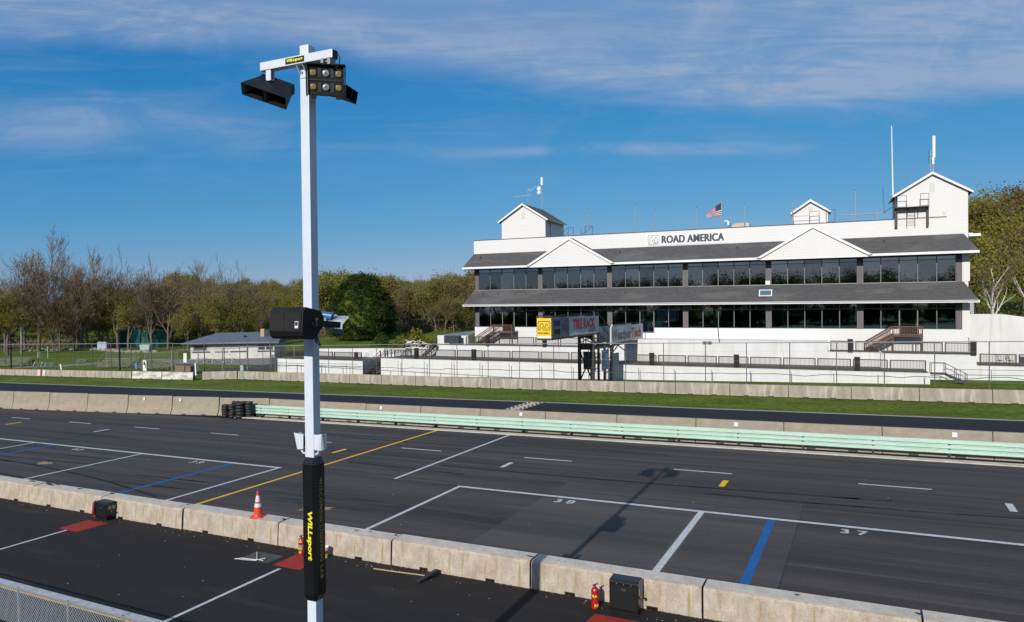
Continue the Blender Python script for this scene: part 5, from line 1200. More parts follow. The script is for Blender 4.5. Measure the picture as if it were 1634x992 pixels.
# wooden deck stairs (descend to the left)
def wood_stair(label, ud, w, z0, z1, run, oz=8.6):
    t = bthing('wooden_stairs', label, 'stairs', ud, oz, z0); H_ = z1 - z0; o0, o1 = -.6, .6
    mb = MB(); mb.box(0, w, o0, 1.35, H_ - .12, H_); mb.build('landing', wood_brown, t)
    for x in (.06, w - .06):
        mb = MB(); mb.box(x - .07, x + .07, o0, o0 + .12, 0, H_ + 1.1); mb.build('post', wood_brown, t)
    mb = MB(); mb.box(0, w, o0, o0 + .06, H_ + 1.02, H_ + 1.12); mb.box(0, w, o0, o0 + .06, H_ + .12, H_ + .2)
    k = int(w / .16)
    for j in range(k): mb.box(.06 + j * w / k, .11 + j * w / k, o0 + .01, o0 + .05, H_ + .2, H_ + 1.02)
    mb.build('landing_railing', wood_brown, t)
    for oo in (o0, o1):
        mb = MB(); mb.bar((0, oo, H_ - .1), (-run, oo, 0), .06, .28); mb.build('stringer', wood_brown, t)
        mb = MB(); mb.bar((0, oo, H_ + 1.05), (-run, oo, 1.05), .09, .10); mb.bar((0, oo, H_ + .2), (-run, oo, .25), .05, .06); mb.bar((-run, oo, 0), (-run, oo, 1.05), .1)
        k = int(run / .2)
        for j in range(1, k): x = -run * j / k; zz = H_ * (1 - j / k); mb.bar((x, oo, zz + .15), (x, oo, zz + 1.02), .045)
        mb.build('stair_railing', wood_brown, t)
    n = 9
    for j in range(n):
        x = -run * (j + .5) / n; z = H_ * (1 - (j + .5) / n)
        mb = MB(); mb.box(x - run / n * .55, x + run / n * .4, o0 + .03, o1 - .03, z, z + .05); mb.build('tread', wood_brown, t)
    return t
wood_stair('brown wooden stairs rising to the left door of the building', 14.2, 3.1, 2.87, 4.75, 3.0)
wood_stair('brown wooden stairs rising to the right door of the building', 65.9, 3.1, 2.87, 4.75, 2.9)
# dark metal stairs
def metal_stair(label, u, o, z0, z1, run, w, land, m_=dark_steel, sgn=1):
    t = bthing('metal_stairs', label, 'stairs', u, o, z0); H_ = z1 - z0
    mb = MB(); mb.box(min(0, -sgn * land), max(0, -sgn * land), -w / 2, w / 2, H_ - .15, H_); mb.build('landing', m_, t)
    for oo in (-w / 2, w / 2):
        mb = MB(); mb.bar((0, oo, H_ - .1), (sgn * run, oo, .05), .06, .26); mb.build('stringer', m_, t)
        mb = MB(); mb.bar((0, oo, H_ + 1.05), (sgn * run, oo, 1.05), .06); mb.bar((-sgn * land, oo, H_ + 1.05), (0, oo, H_ + 1.05), .05); mb.bar((0, oo, H_ + .6), (sgn * run, oo, .6), .04)
        for q, zz in ((-sgn * land, H_), (0, H_), (sgn * run * .5, H_ / 2), (sgn * run, 0)): mb.bar((q, oo, zz), (q, oo, zz + 1.05), .06)
        mb.build('handrail', m_, t)
    n = 8
    for j in range(n):
        x = sgn * run * (j + .5) / n; z = H_ * (1 - (j + .5) / n); mb = MB(); mb.box(x - run / n * .45, x + run / n * .45, -w / 2 + .04, w / 2 - .04, z, z + .04); mb.build('tread', m_, t)
    return t
metal_stair('dark metal stairs going down to the grass at the right end of the front terrace', 70.2, .9, .15, 1.2, 1.9, 1.1, 1.3)
metal_stair('dark metal stairs climbing to the left end of the front terrace', -.1, .6, -1.25, 1.25, 2.9, 1.2, .1, dark_steel, -1)
metal_stair('dark metal stairs linking the patio to the left end of the front terrace', -.1, 2.3, -1.2, 1.25, 2.9, 1.0, .1, dark_steel, -1)
metal_stair('short dark steps from front to middle terrace at the left', 5.8, 5.4, 1.23, 2.85, 1.9, 1.0, .2, rust_steel, -1)
# far railing ramp behind the patio (dark panels)
t = bthing('ramp_railing', 'dark slatted ramp railing rising behind the patio stairs', 'railing', -1.8, 3.5, 1.3)
mb = MB(); mb.bar((0, 0, 1.1), (2.6, 3.4, 1.6), .07)
for k in range(24): q = k / 23; mb.bar((2.6 * q, 3.4 * q, 0 + .5 * q), (2.6 * q, 3.4 * q, 1.1 + .5 * q), .05)
mb.build('balusters', dark_steel, t)
# patio clutter: white chairs and stacked white furniture
def patio_chair(label, u, o, z, rot, dark=False, grp=None):
    t = bthing('patio_chair', label, 'chair', u, o, z, grp, rot); m_ = black_pl if dark else white_trim
    mb = MB(); mb.box(-.25, .25, -.25, .25, .42, .46); mb.build('seat', m_, t)
    mb = MB(); mb.tube([(-.25, .25, .46), (-.27, .34, 1.0), (0, .36, 1.08), (.27, .34, 1.0), (.25, .25, .46)], .025, 6)
    for x in (-.12, 0, .12): mb.tube([(x, .26, .46), (x, .35, 1.04)], .015, 5)
    mb.build('backrest', m_, t)
    for x in (-.22, .22):
        for y in (-.22, .22): mb = MB(); mb.tube([(x, y, .42), (x * 1.15, y * 1.15, 0)], .02, 5); mb.build('leg', m_, t)
    return t
for k, (u, o, rot, lab) in enumerate(((-9.3, 5.6, 2.6, 'white patio chair at the left of the group in front of the low white wall'), (-7.4, 5.8, .3, 'white patio chair in the middle of the group in front of the low white wall'), (-5.6, 5.4, 3.6, 'white patio chair at the right of the group near the dark bin'))):
    patio_chair(lab, u, o, .73, rot)
patio_chair('black patio chair on the right terrace beside the awning', 76.2, 7.0, 1.74, .5, True)
patio_chair('dark patio chair lying closest to the black awning', 77.2, 7.6, 1.74, 2.0, True)
t = bthing('bin', 'dark round bin on the far left patio beside the white chairs', 'bin', -7.0, 3.6, .73); mb = MB(); mb.lathe([(.25, 0), (.30, .9), (.32, .92), (.24, 1.0)], 16); mb.build('body', black_pl, t)
t = bthing('furniture_pile', 'jumble of white metal furniture heaped beyond the top of the patio stairs', 'furniture pile', -1.0, 11, 1.6); mb = MB(); rk = random.Random(8)
for k in range(34):
    x = rk.uniform(-1.6, 2.6); z = rk.uniform(.2, 1.5); a_ = rk.uniform(0, 3.1); l_ = rk.uniform(.3, .7)
    mb.tube([(x - l_ * math.cos(a_), rk.uniform(-.8, .8), z - l_ * .5 * math.sin(a_)), (x + l_ * math.cos(a_), rk.uniform(-.8, .8), z + l_ * .5 * math.sin(a_))], .05, 5)
mb.box(-1.5, 2.4, -.5, .5, .1, .5); mb.build('frames', white_trim, t)
t = bthing('awning', 'flat black shade cloth panel on the far right terrace', 'awning', 80.4, 7.2, 1.75)
mb = MB(); mb.box(-1.8, 6, -.05, .05, 1.0, 2.25); mb.build('cloth', black_pl, t)
for x in (-1.75, 2, 5.9): mb = MB(); mb.bar((x, .06, 0), (x, .06, 2.3), .06); mb.build('post', dark_steel, t)
t = bthing('covered_table', 'dark covered table at the left end of the middle terrace', 'table', 8.0, 6.9, 2.88); mb = MB(); mb.box(-1.2, 1.3, -.4, .4, .25, 1.35); mb.bar((-1.1, 0, 0), (-1.1, 0, .3), .08); mb.bar((1.2, 0, 0), (1.2, 0, .3), .08); mb.build('cover', mat('navy_tarp', (.02, .03, .045), (.015, .02, .03), 4, .6), t)
t = bthing('flood_lamps', 'pair of small black wall lamps near the top of the tall blank white block', 'wall lamp', 45.1, 6.15, 3.75); 
for x in (-.3, .3): mb = MB(); mb.box(x - .24, x + .24, -.12, .04, -.15, .15); mb.build('lamp_head', black_pl, t)
t = bthing('handrail', 'leaning steel pole in front of the building right of the gantry', 'pole', 46.6, 6.0, 3.9); mb = MB(); mb.tube([(0, 0, 0), (-.15, 0, 1.7)], .05, 6); mb.build('tube', rust_steel, t)

# ------------------------------------------------------------------ catch fence behind the far barrier
cf = thing('catch_fence', 'tall wire catch fence on steel posts along the terrace barrier', 'fence', (0, 0, 0))
fx = [-82.9, -78, -73.3, -69.3, -65.2, -60.9, -56.8, -52.65, -48.4, -44.3, -39.9, -35.7, -31.4, -27.2, -23.0, -18.9, -14.6, -10.6, -6.6, -2.5, 1.46, 5.4, 9.44, 13.5, 17.6]
def fh(x): return 5.0 + (0.11 * (x + 50) / 60 if x > -50 else (x + 50) * .012)
ff = lambda x: py(x, pathf) + 1.3 if x > -86 else 74.7
for x in fx:
    mb = MB(); mb.tube([(x, ff(x), gz(x) - .1), (x, ff(x), gz(x) + fh(x))], .042, 6); mb.build('post', fence_post_m, cf)
for a_, b_ in zip(fx[:-1], fx[1:]):
    pass
mb = MB(); mb.tube([(x, ff(x), gz(x) + fh(x)) for x in fx], .045, 6); mb.build('top_rail', galv, cf)
mb = MB()
for hz_ in (1.55, 1.9, 2.4, 3.3, 4.2): mb.tube([(x, ff(x) + .03, gz(x) + hz_) for x in fx], .006, 4)
mb.build('wires', galv, cf)
mb = MB(); X = [x + (fx[min(i + 1, len(fx) - 1)] - x) * s for i, x in enumerate(fx) for s in (0, .33, .66)]
rw = random.Random(3); mb.tube([(x, ff(x) + .08, gz(x) + 1.95 + rw.uniform(-.13, .1)) for x in X], .03, 5); mb.build('sagging_cable', dark_steel, cf)
# lower inner fence posts against the white wall
lfn = thing('low_wire_fence', 'lower grey steel fence right against the white terrace walls', 'fence', BO, BA)
us = [-19, -14.6, -10, -5.5]; 
mb = MB(); mb.tube([(-19.3, -.8, .12), (-3.5, -.8, .32)], .035, 6); mb.build('top_rail', galv, lfn)
mb = MB(); mb.tube([(70.3, 3.6, 1.35), (100, 3.6, 1.7)], .035, 6); mb.build('top_rail', galv, lfn)
for u in us: mb = MB(); mb.tube([(u, -.8, -1.5), (u, -.8, .2)], .035, 6); mb.build('post', galv, lfn)
for u in (72, 74.8, 79.5, 84.5): mb = MB(); mb.tube([(u, 3.6, -.1), (u, 3.6, 1.45)], .04, 6); mb.build('post', galv, lfn)
for k in range(16): 
    u = 3.4 + k * 4.32; mb = MB(); mb.tube([(u, -.7, -1.2), (u, -.7, 1.0)], .04, 6); mb.build('post', galv, lfn)

# ------------------------------------------------------------------ start gantry with sponsor signs
G_ = thing('start_gantry', 'black steel start gantry on legs reaching over the track with sponsor boards', 'gantry', (0, 0, 0))
XA, XB = -28.5, -26.9
mb = MB(); mb.box(XA - .03, XB + .0, 61.75, 75.0, 5.42, 5.60); mb.build('walkway', dark_steel, G_)
mb = MB(); mb.box(XA + .05, XB - .05, 61.68, 61.72, 5.62, 7.55); yb = mb.build('end_board', yellow_sign, G_)
mb = MB(); circuit_logo(mb, ((XA + XB) / 2, 61.67, 6.78), (1, 0, 0), (0, 0, 1), 1.25, black_txt); put_text(mb, 'ROAD AMERICA', .25, ((XA + XB) / 2, 61.67, 6.10), (1, 0, 0), (0, 0, 1), black_txt, fit=(1.25, .16), offset=.01); mb.build('logo', None, yb)
mb = MB(); mb.box(XA + .05, XB - .05, 61.66, 61.70, 5.60, 5.78); mb.build('board_foot', white_trim, yb)
mb = MB(); mb.box(XB + .005, XB + .04, 61.85, 66.0, 5.62, 7.5); s1 = mb.build('side_board', sign_navy, G_)
mb = MB()
for (ya, za, w_, h_, mt_) in ((62.2, 6.75, 1.5, .55, flag_blue), (62.3, 5.95, 1.4, .5, leaf_green), (62.9, 6.0, .6, .4, yellow_sign), (62.6, 6.8, .5, .35, red_txt)): mb.add([(XB + .045 + .003 * ((h_ * 10) % 3), ya, za), (XB + .045 + .003 * ((h_ * 10) % 3), ya + w_, za), (XB + .045 + .003 * ((h_ * 10) % 3), ya + w_, za + h_), (XB + .045 + .003 * ((h_ * 10) % 3), ya, za + h_)], [(0, 1, 2, 3)], mt_)
circuit_logo(mb, (XB + .06, 65.0, 6.65), (0, 1, 0), (0, 0, 1), 1.5, black_txt); mb.build('emblem_panels', None, s1)
mb = MB(); mb.box(XB + .005, XB + .04, 66.05, 74.85, 5.62, 7.53); s2 = mb.build('side_board', sign_grey, G_)
mb = MB(); put_text(mb, 'TIRE RACK', 1.1, (XB + .05, 70.3, 6.78), (0, 1, 0), (0, 0, 1), red_txt, fit=(6.6, 1.15), offset=.07, space=1.06)
mb.add([(XB + .05, 73.0, 6.5), (XB + .05, 73.25, 6.5), (XB + .05, 74.1, 5.72), (XB + .05, 73.85, 5.72)], [(0, 1, 2, 3)], red_txt)
put_text(mb, '.com', .5, (XB + .05, 72.3, 5.98), (0, 1, 0), (0, 0, 1), navy_txt, fit=(1.9, .4), offset=.012); mb.build('lettering', None, s2)
mb = MB(); mb.add([(XB + .044, 66.1, 5.65), (XB + .044, 74.8, 5.65), (XB + .044, 74.8, 5.72), (XB + .044, 72.4, 5.75), (XB + .044, 71.4, 5.92), (XB + .044, 69.8, 5.78), (XB + .044, 67.6, 5.98), (XB + .044, 66.1, 5.8)], [tuple(range(8))]); mb.build('bleached_edge', white_trim, s2)
mb = MB(); mb.box(XA - .04, XA - .005, 61.85, 74.9, 5.62, 7.53); mb.build('side_board', sign_grey, G_)
mb = MB()
for y in (61.8, 65, 68.2, 71.4, 74.8): 
    for x in (XA, XB): mb.bar((x, y, 5.6), (x, y, 7.75), .06)
for x in (XA, XB): mb.bar((x, 61.8, 7.72), (x, 74.9, 7.75), .06)
mb.bar((XA, 61.8, 7.72), (XB, 61.8, 7.72), .08); mb.build('railing', rust_steel, G_)
for x in (XA, XB - .0):
    mb = MB(); mb.box(x - .15, x + .15, 72.85, 73.15, -.7, 5.42); mb.build('leg', dark_steel, G_)
mb = MB(); mb.bar((XA, 73, .2), (XB, 73, 3.6), .12); mb.bar((XB, 73, .2), (XA, 73, 3.6), .12); mb.box(XA, XB, 72.9, 73.1, 3.9, 4.5); mb.box(XA, XB, 72.9, 73.1, 5.1, 5.4); mb.bar((XA, 73, 4.5), (XB, 73, 5.2), .08); mb.bar((XB, 73, 4.5), (XA, 73, 5.2), .08); mb.build('cross_brace', dark_steel, G_)
for y in (76.8, 79.2):
    for x in (XA, XB): mb = MB(); mb.box(x - .12, x + .12, y - .12, y + .12, -.7, 4.1); mb.build('leg', dark_steel, G_)
mb = MB()
for z in (.6, 1.9, 3.2): mb.bar((XB, 76.8, z), (XB, 79.2, z + .8), .07); mb.bar((XA, 76.8, z), (XA, 79.2, z + .8), .07)
mb.build('cross_brace', dark_steel, G_)
mb = MB(); 
for x in (XA, XB): mb.bar((x, 75, 5.5), (x, 78.8, 4.0), .08, .3); mb.bar((x, 75, 6.6), (x, 78.8, 5.1), .07); mb.bar((x, 74.9, 7.7), (x, 78.9, 6.0), .07); mb.bar((x, 76.8, 4.9), (x, 76.8, 6.8), .06); mb.bar((x, 78.8, 4), (x, 78.8, 5.9), .06)
for k in range(8): mb.box(XA, XB, 75 + k * .47, 75.35 + k * .47, 5.35 - k * .19, 5.39 - k * .19)
mb.build('stair_flight', dark_steel, G_)
mb = MB(); mb.box(XA, XB, 73.1, 92.5, 3.75, 4.0); mb.build('footbridge', dark_steel, G_)
mb = MB(); mb.box(XB + .005, XB + .04, 78.9, 92.3, 4.12, 6.1); s3 = mb.build('side_board', sign_light, G_)
mb = MB(); put_text(mb, 'WeatherTech', 1.4, (XB + .06, 85.2, 5.05), (0, 1, 0), (0, 0, 1), grey_txt, fit=(12.2, 1.3), offset=.055, space=1.05)
y_split = 87.0
vv_ = mb.v; k_red = []
for i, f in enumerate(mb.f):
    if sum(vv_[j][1] for j in f) / len(f) > y_split: k_red.append(i)
mb.mi(red_txt)
for i in k_red: mb.m[i] = mb.mats.index(red_txt)
mb.build('lettering', None, s3)
mb = MB(); mb.box(XA - .04, XA - .005, 78.9, 92.3, 4.12, 6.1); mb.build('side_board', sign_light, G_)
mb = MB()
for y in (79, 82.5, 86, 89.5, 92.2): mb.bar((XB, y, 4), (XB, y, 6.3), .05); mb.bar((XA, y, 4), (XA, y, 6.3), .05)
mb.bar((XB, 79, 6.3), (XB, 92.3, 6.3), .05); mb.bar((XA, 79, 6.3), (XA, 92.3, 6.3), .05); mb.build('railing', dark_steel, G_)
mb = MB(); mb.tube([(XB + .2, 78.5, 4), (XB + .2, 78.5, 6.0), (XB + .2, 79, 6.3)], .12, 10); mb.build('pipe', mat('pale_pipe', (.6, .58, .55), (.5, .48, .46), 3, .5), G_)
for y in (84.5,):
    for x in (XA, XB): mb = MB(); mb.bar((x, y, 2.2), (x, y, 3.75), .14); mb.build('leg', dark_steel, G_)
mb = MB(); mb.bar((XB, 79.2, 2.9), (XB, 81.8, 3.75), .1); mb.bar((XB, 84.5, 2.9), (XB, 81.8, 3.75), .1); mb.build('cross_brace', dark_steel, G_)
t = thing('banner', 'grey shield-shaped banner hung between the front gantry legs', 'banner', ((XA + XB) / 2, 74.0, 0)); mb = MB(); mb.box(-.72, .72, -.02, .02, 1.5, 3.5); mb.build('cloth', mat('dark_grey_cloth', (.10, .10, .095), (.085, .085, .08), 2, .8), t)
t = thing('banner', 'faded blue and white banner hung just right of the gantry legs', 'banner', (XB + .3, 76.2, 0), R(90)); mb = MB(); mb.box(-1.3, 1.2, -.02, .02, 1.3, 3.6); cl_ = mb.build('cloth', mat('blue_white_banner', (.40, .50, .60), (.09, .17, .34), 1.3, .7, lo=.42, hi=.58, stretch=(.5, 1, 2)), t)
t = thing('utility_cabinet', 'tall blue-grey panel standing behind the gantry ladder', 'panel', (XB, 82, gz(XB))); mb = MB(); mb.box(-.2, 0, -2.2, 0.1, 0, 3.4); mb.build('panel', mat('slate_blue_panel', (.20, .26, .33), (.17, .22, .28), 1, .6), t)
# ------------------------------------------------------------------ park on the left
def gh(x, y): return ground_h(x, y) + .05
GS = 'x'
def picnic(label, x, y, rot, m_top, m_leg, grp=None):
    t = thing('picnic_table', label, 'picnic table', (x, y, gh(x, y)), rot, grp)
    mb = MB()
    for k in range(4): mb.box(-1.2, 1.2, -.36 + k * .185, -.2 + k * .185, .72, .76)
    mb.build('tabletop', m_top, t)
    for s in (-1, 1): mb = MB(); mb.box(-1.2, 1.2, s * .72 - .13, s * .72 + .13, .43, .47); mb.build('bench', m_top, t)
    for x_ in (-.85, .85):
        mb = MB(); mb.bar((x_, -.25, .72), (x_, -.65, 0), .07); mb.bar((x_, .25, .72), (x_, .65, 0), .07); mb.bar((x_, -.8, .42), (x_, .8, .42), .06); mb.build('leg_frame', m_leg, t)
    return t
picnic('grey picnic table with white legs, leftmost on the concrete slab beside the bin', -153.8, 86.0, R(20), bench_alu, white_trim)
picnic('turquoise picnic table with pale yellow legs on the concrete slab', -147.6, 84.6, R(12), teal_wood, mat('cream_legs', (.55, .48, .28), (.45, .4, .24), 4, .6))
picnic('grey weathered picnic table, rightmost on the concrete slab', -149.6, 92.5, R(12), bench_alu, galv)
picnic('grey picnic table on the shed patio, left one', -121.5, 99.5, R(25), bench_alu, white_trim)
picnic('grey picnic table on the shed patio, middle one', -117.5, 98.0, R(25), bench_alu, white_trim)
picnic('grey picnic table on the shed patio nearest the shed windows', -113.6, 99.4, R(25), bench_alu, white_trim)
def bleacher(label, x, y, rot, w, rows, back=True):
    t = thing('bleacher', label, 'bleachers', (x, y, gh(x, y)), rot)
    for k in range(rows):
        z = .42 + k * .30; yy = k * .62
        mb = MB(); mb.box(-w / 2, w / 2, yy, yy + .26, z, z + .05); mb.build('bench', bench_alu, t)
        mb = MB(); mb.box(-w / 2, w / 2, yy + .28, yy + .58, z - .2, z - .17); mb.build('foot_plank', bench_alu, t)
    for x_ in (-w / 2 + .3, -w / 6, w / 6, w / 2 - .3):
        mb = MB(); mb.bar((x_, 0, .1), (x_, rows * .62, .1 + rows * .30), .06); mb.bar((x_, rows * .62 - .2, 0), (x_, rows * .62 - .2, .42 + rows * .3 - .3), .07); mb.bar((x_, .1, 0), (x_, .1, .42), .06); mb.bar((x_, 1.3, 0), (x_, rows * .62, .9), .05); mb.build('support_frame', galv, t)
    if back:
        zt = .42 + rows * .3; yb_ = rows * .62 + .1
        mb = MB(); n = int(w / .22)
        for j in range(n + 1): x_ = -w / 2 + w * j / n; mb.box(x_ - .009, x_ + .009, yb_ - .009, yb_ + .009, zt - .6, zt + 1.0)
        mb.bar((-w / 2, yb_, zt + 1.0), (w / 2, yb_, zt + 1.0), .05)
        for s in (-1, 1): mb.bar((s * w / 2, yb_, zt + 1), (s * w / 2, .6, 1.6), .05); mb.bar((s * w / 2, .6, .5), (s * w / 2, .6, 1.6), .05); mb.bar((s * w / 2, yb_, 0), (s * w / 2, yb_, zt + 1), .05)
        mb.build('guard_rail', galv, t)
    return t
bleacher('low aluminium bleacher cut by the left edge of the picture', -161.5, 82.5, R(20), 10, 5, False)
bleacher('aluminium bleacher with railings left of the blue barrel', -126.8, 84.0, R(26), 6.2, 5)
bleacher('aluminium bleacher with railings right of the blue barrel', -114.2, 83.0, R(26), 6.2, 5)
t = thing('barrel', 'bright blue plastic barrel between the two railed bleachers', 'barrel', (-120.2, 84.2, gh(-120, 84))); mb = MB(); mb.lathe([(.3, 0), (.33, .1), (.33, .85), (.3, .95), (.22, .97)], 18); mb.build('body', blue_pl, t)
t = thing('trash_bin', 'dark round trash bin between the leftmost bleacher and the picnic slab', 'trash bin', (-159.6, 87.6, gh(-159, 87))); mb = MB(); mb.lathe([(.42, 0), (.55, 1.0), (.57, 1.05), (.5, 1.05)], 18); mb.build('body', mat('slate_plastic', (.05, .06, .075), (.04, .05, .06), 4, .6), t)
t = thing('meter_box', 'white utility board with grey meter on the barrier in front of the bleachers', 'utility box', (-110.8, 79.2, gh(-110, 79))); mb = MB(); mb.box(-.45, .45, -.1, .1, .2, 2.0); bx_ = mb.build('board', white_trim, t); mb = MB(); mb.box(-.2, .1, -.14, -.105, 1.2, 1.8, dark_steel); mb.box(.15, .3, -.14, -.105, .7, 1.5, black_pl); mb.box(-.8, -.5, -.1, .1, .3, 1.0, galv); mb.build('meter', None, bx_)
t = thing('utility_box', 'small white post box on the grass beneath the far left trees', 'utility box', (-187, 104.5, gh(-187, 104))); mb = MB(); mb.box(-.25, .25, -.2, .2, 0, 1.5); mb.build('body', white_trim, t)
t = thing('utility_post', 'thin pale blue post beside the small white post box', 'post', (-181.5, 103.5, gh(-181, 103))); mb = MB(); mb.tube([(0, 0, 0), (0, 0, 3)], .09, 8); mb.build('post', sign_grey, t)
t = thing('utility_cabinet', 'pale green utility cabinet behind the left end of the terrace barrier', 'cabinet', (-92.0, 83.4, gh(-92, 83))); mb = MB(); mb.box(-.35, .35, -.3, .3, 0, 1.05); mb.build('body', pale_green, t); mb = MB(); mb.box(-.38, .38, -.33, .33, 1.05, 1.1); mb.build('lid', pale_green, t)
t = thing('concrete_planter', 'brown-topped concrete box behind the end of the park barrier', 'box', (-99.0, 78.0, gh(-99, 78))); mb = MB(); mb.box(-2.0, 1.7, -.5, .5, 0, 1.3, mat('red_brown_panel', (.22, .15, .12), (.16, .11, .09), 3, .8)); mb.build('body', None, t)
t = thing('leaning_board', 'white board leaning at the end of the park barrier', 'board', (-94.2, 76.0, gh(-94, 76))); mb = MB(); mb.bar((0, 0, 0), (-.35, .2, 1.9), .25, .06); mb.build('board', white_trim, t)
t = thing('leaning_board', 'small white tilted board sticking up behind the park barrier', 'board', (-124.0, 72.8, gh(-124, 72))); mb = MB(); mb.bar((.2, 0, .6), (-.1, 0, 1.75), .3, .05); mb.build('board', white_trim, t)
t = thing('teal_container', 'dark teal metal container half hidden behind the left trees', 'container', (-214, 150.0, gh(-214, 150)), R(-12)); mb = MB(); mb.box(-15.5, 15, 0, 4, .1, 5.6)
for k in range(60): mb.box(-15.3 + .5 * k, -15.1 + .5 * k, -.06, -.001, .3, 5.4)
mb.build('body', teal, t)
mb = MB(); mb.box(-5, -1, -.1, -.062, .3, 5.0); mb.build('door', teal, t)
t = thing('green_dumpster', 'pale green open-top skip in front of the teal container', 'skip', (-176.4, 126, gh(-176, 126)), R(20)); mb = MB(); mb.prism([(-1.2, .2), (1.2, .2), (1.5, 2.1), (-1.5, 2.1)], 0, 1.8); mb.build('body', pale_green, t)
for i, (x, y, l) in enumerate(((-207.8, 134, 'pale portable toilet, left one by the left tree row'), (-204.9, 133.5, 'pale portable toilet, right one by the left tree row'))):
    t = thing('portable_toilet', l, 'toilet', (x, y, gh(x, y)), R(30)); mb = MB(); mb.box(-.7, .7, -.7, .7, 0, 2.3, sign_grey); mb.prism([(-.7, 2.3), (.7, 2.3), (.4, 2.6), (-.4, 2.6)], -.7, .7, galv); mb.build('body', None, t); mb = MB(); mb.box(-.55, .55, -.76, -.71, .2, 2.1); mb.build('door', sign_grey, t)
# row of field stones under the trees
mb = MB(); rq = random.Random(21)
for k in range(150):
    f_ = k / 150; x = -238 + 66 * f_ + rq.uniform(-.5, .5); y = 128 + 6 * math.sin(f_ * 5) + 4 * f_ + rq.uniform(-1, 1)
    if rq.random() < .2: continue
    s = rq.uniform(.35, .95); M_ = Matrix.Translation((x, y, gh(x, y))) @ Matrix.Rotation(rq.uniform(0, 6), 4, 'Z') @ Matrix.Diagonal((s * rq.uniform(.8, 1.5), s, s * rq.uniform(.7, 1.1), 1))
    mb.lathe([(.75, -.3), (1, .2), (.8, .6), (.35, .85)], 7, None, M_)
o = mb.build('stone_row', stone); tag(o, 'row of field stones along the foot of the left trees', 'stones', kind='stuff')
# lamp posts in the park
for (x, y, h_, lab) in ((-148.9, 78.0, 6.9, 'black lamp post behind the red-capped barrier at the far left'), (-118.8, 80.0, 7.2, 'black lamp post standing in front of the left railed bleacher')):
    t = thing('lamp_post', lab, 'lamp post', (x, y, gh(x, y))); mb = MB(); mb.tube([(0, 0, 0), (0, 0, h_)], .14, 8); mb.build('post', black_pl, t)
    mb = MB(); mb.prism([(-.1, h_ - .5), (.5, h_ - .6), (.8, h_ - .1), (.3, h_ + .2), (-.2, h_)], -.4, .4) ; mb.build('lamp_head', black_pl, t)
t = thing('utility_pole', 'bare wooden pole at the far left edge among the trees', 'pole', (-216, 116, gh(-216, 116))); mb = MB(); mb.tube([(0, 0, 0), (0, 0, 9.5)], .28, 8); mb.build('pole', bench_alu, t)
# park fence
pf = thing('park_fence', 'tall wire fence on brown posts in front of the picnic park', 'fence', (0, 0, 0))
F0 = [(-212, 73.8), (-185, 74.8), (-152, 76.0), (-101, 77.3)]
xs_ = [-101.2 - 5.1 * k for k in range(18)]
for x in xs_:
    mb = MB(); y = py(x, F0); mb.tube([(x, y, gz(x)), (x, y, gz(x) + 5.03)], .07, 6); mb.build('post', fence_post_m, pf)
mb = MB(); mb.tube([(x, py(x, F0), gz(x) + 5.0) for x in xs_], .055, 6); mb.build('top_rail', galv, pf)
mb = MB()
for hz_ in (1.2, 2.4, 3.7): mb.tube([(x, py(x, F0), gz(x) + hz_) for x in xs_], .007, 4)
mb.build('wires', galv, pf)
pf2 = thing('park_fence', 'wire fence on steel posts across the driveway in front of the shed', 'fence', (0, 0, 0))
G2 = [(-101.2, 77.3), (-97, 77.5), (-90.5, 78.5), (-86.5, 80.0), (-83.2, 80.8)]
xs2 = [-101.2, -98.6, -94.5, -90.7, -87.0, -83.2]
for x in xs2: mb = MB(); y = py(x, G2); mb.tube([(x, y, gz(x)), (x, y, gz(x) + 4.95)], .08, 6); mb.build('post', fence_post_m, pf2)
mb = MB(); mb.tube([(x, py(x, G2), gz(x) + 4.95) for x in xs2], .05, 6); mb.build('top_rail', galv, pf2)
mb = MB()
for hz_ in (2.4, 3.6): mb.tube([(x, py(x, G2), gz(x) + hz_) for x in xs2], .012, 4)
mb.build('wires', galv, pf2)
pf3 = thing('gate_fence', 'lower grey steel gate fence set back in front of the shed', 'fence', (0, 0, 0))
g3 = [(-104.5, 79.6), (-101, 82), (-97.5, 84), (-95, 87), (-92.5, 90), (-90, 93), (-87.8, 96)]
for x, y in g3: mb = MB(); mb.tube([(x, y, gz(x)), (x, y, gz(x) + 3.7)], .08, 6); mb.build('post', galv, pf3)
mb = MB(); mb.tube([(x, y, gz(x) + 3.7) for x, y in g3], .05, 6); mb.build('top_rail', galv, pf3)
t = thing('gate_sign', 'blank white notice board hung on the gate in front of the shed', 'sign', (-98.6, 77.2, gz(-98.6))); mb = MB(); mb.box(.1, .85, -.03, .03, 1.9, 3.4); mb.build('board', white_trim, t)

# ------------------------------------------------------------------ shed
SH = thing('shed', 'low white block shed with grey metal hip roof behind the gate', 'shed', (-121.5, 106.6, -2.45), R(31))
mb = MB(); mb.box(-8.6, 9.0, 1.3, 11, 0, 3.5); mb.build('wall', mat('shed_block', (.66, .65, .62), (.52, .50, .47), 1.2, .85), SH)
mb = MB(); ez, rz_ = 3.55, 5.5
E_ = [(-10, 0, ez), (10.2, 0, ez), (10.2, 13, ez), (-10, 13, ez)]; Rg = [(-4.5, 6.3, rz_), (10.2, 6.3, rz_)]
mb.add(E_ + Rg, [(0, 1, 5, 4), (0, 4, 3), (3, 4, 5, 2), (1, 2, 5)]); rf_ = mb.build('roof', metal_roof, SH)
mb = MB(); mb.box(-10.1, 10.3, -.08, 0, ez - .25, ez + .03); mb.build('gutter', metal_roof, rf_)
mb = MB(); mb.box(5.5, 6.29, 3.5, 4.6, 4.4, 6.3); ch = mb.build('chimney', brick_tan, rf_)
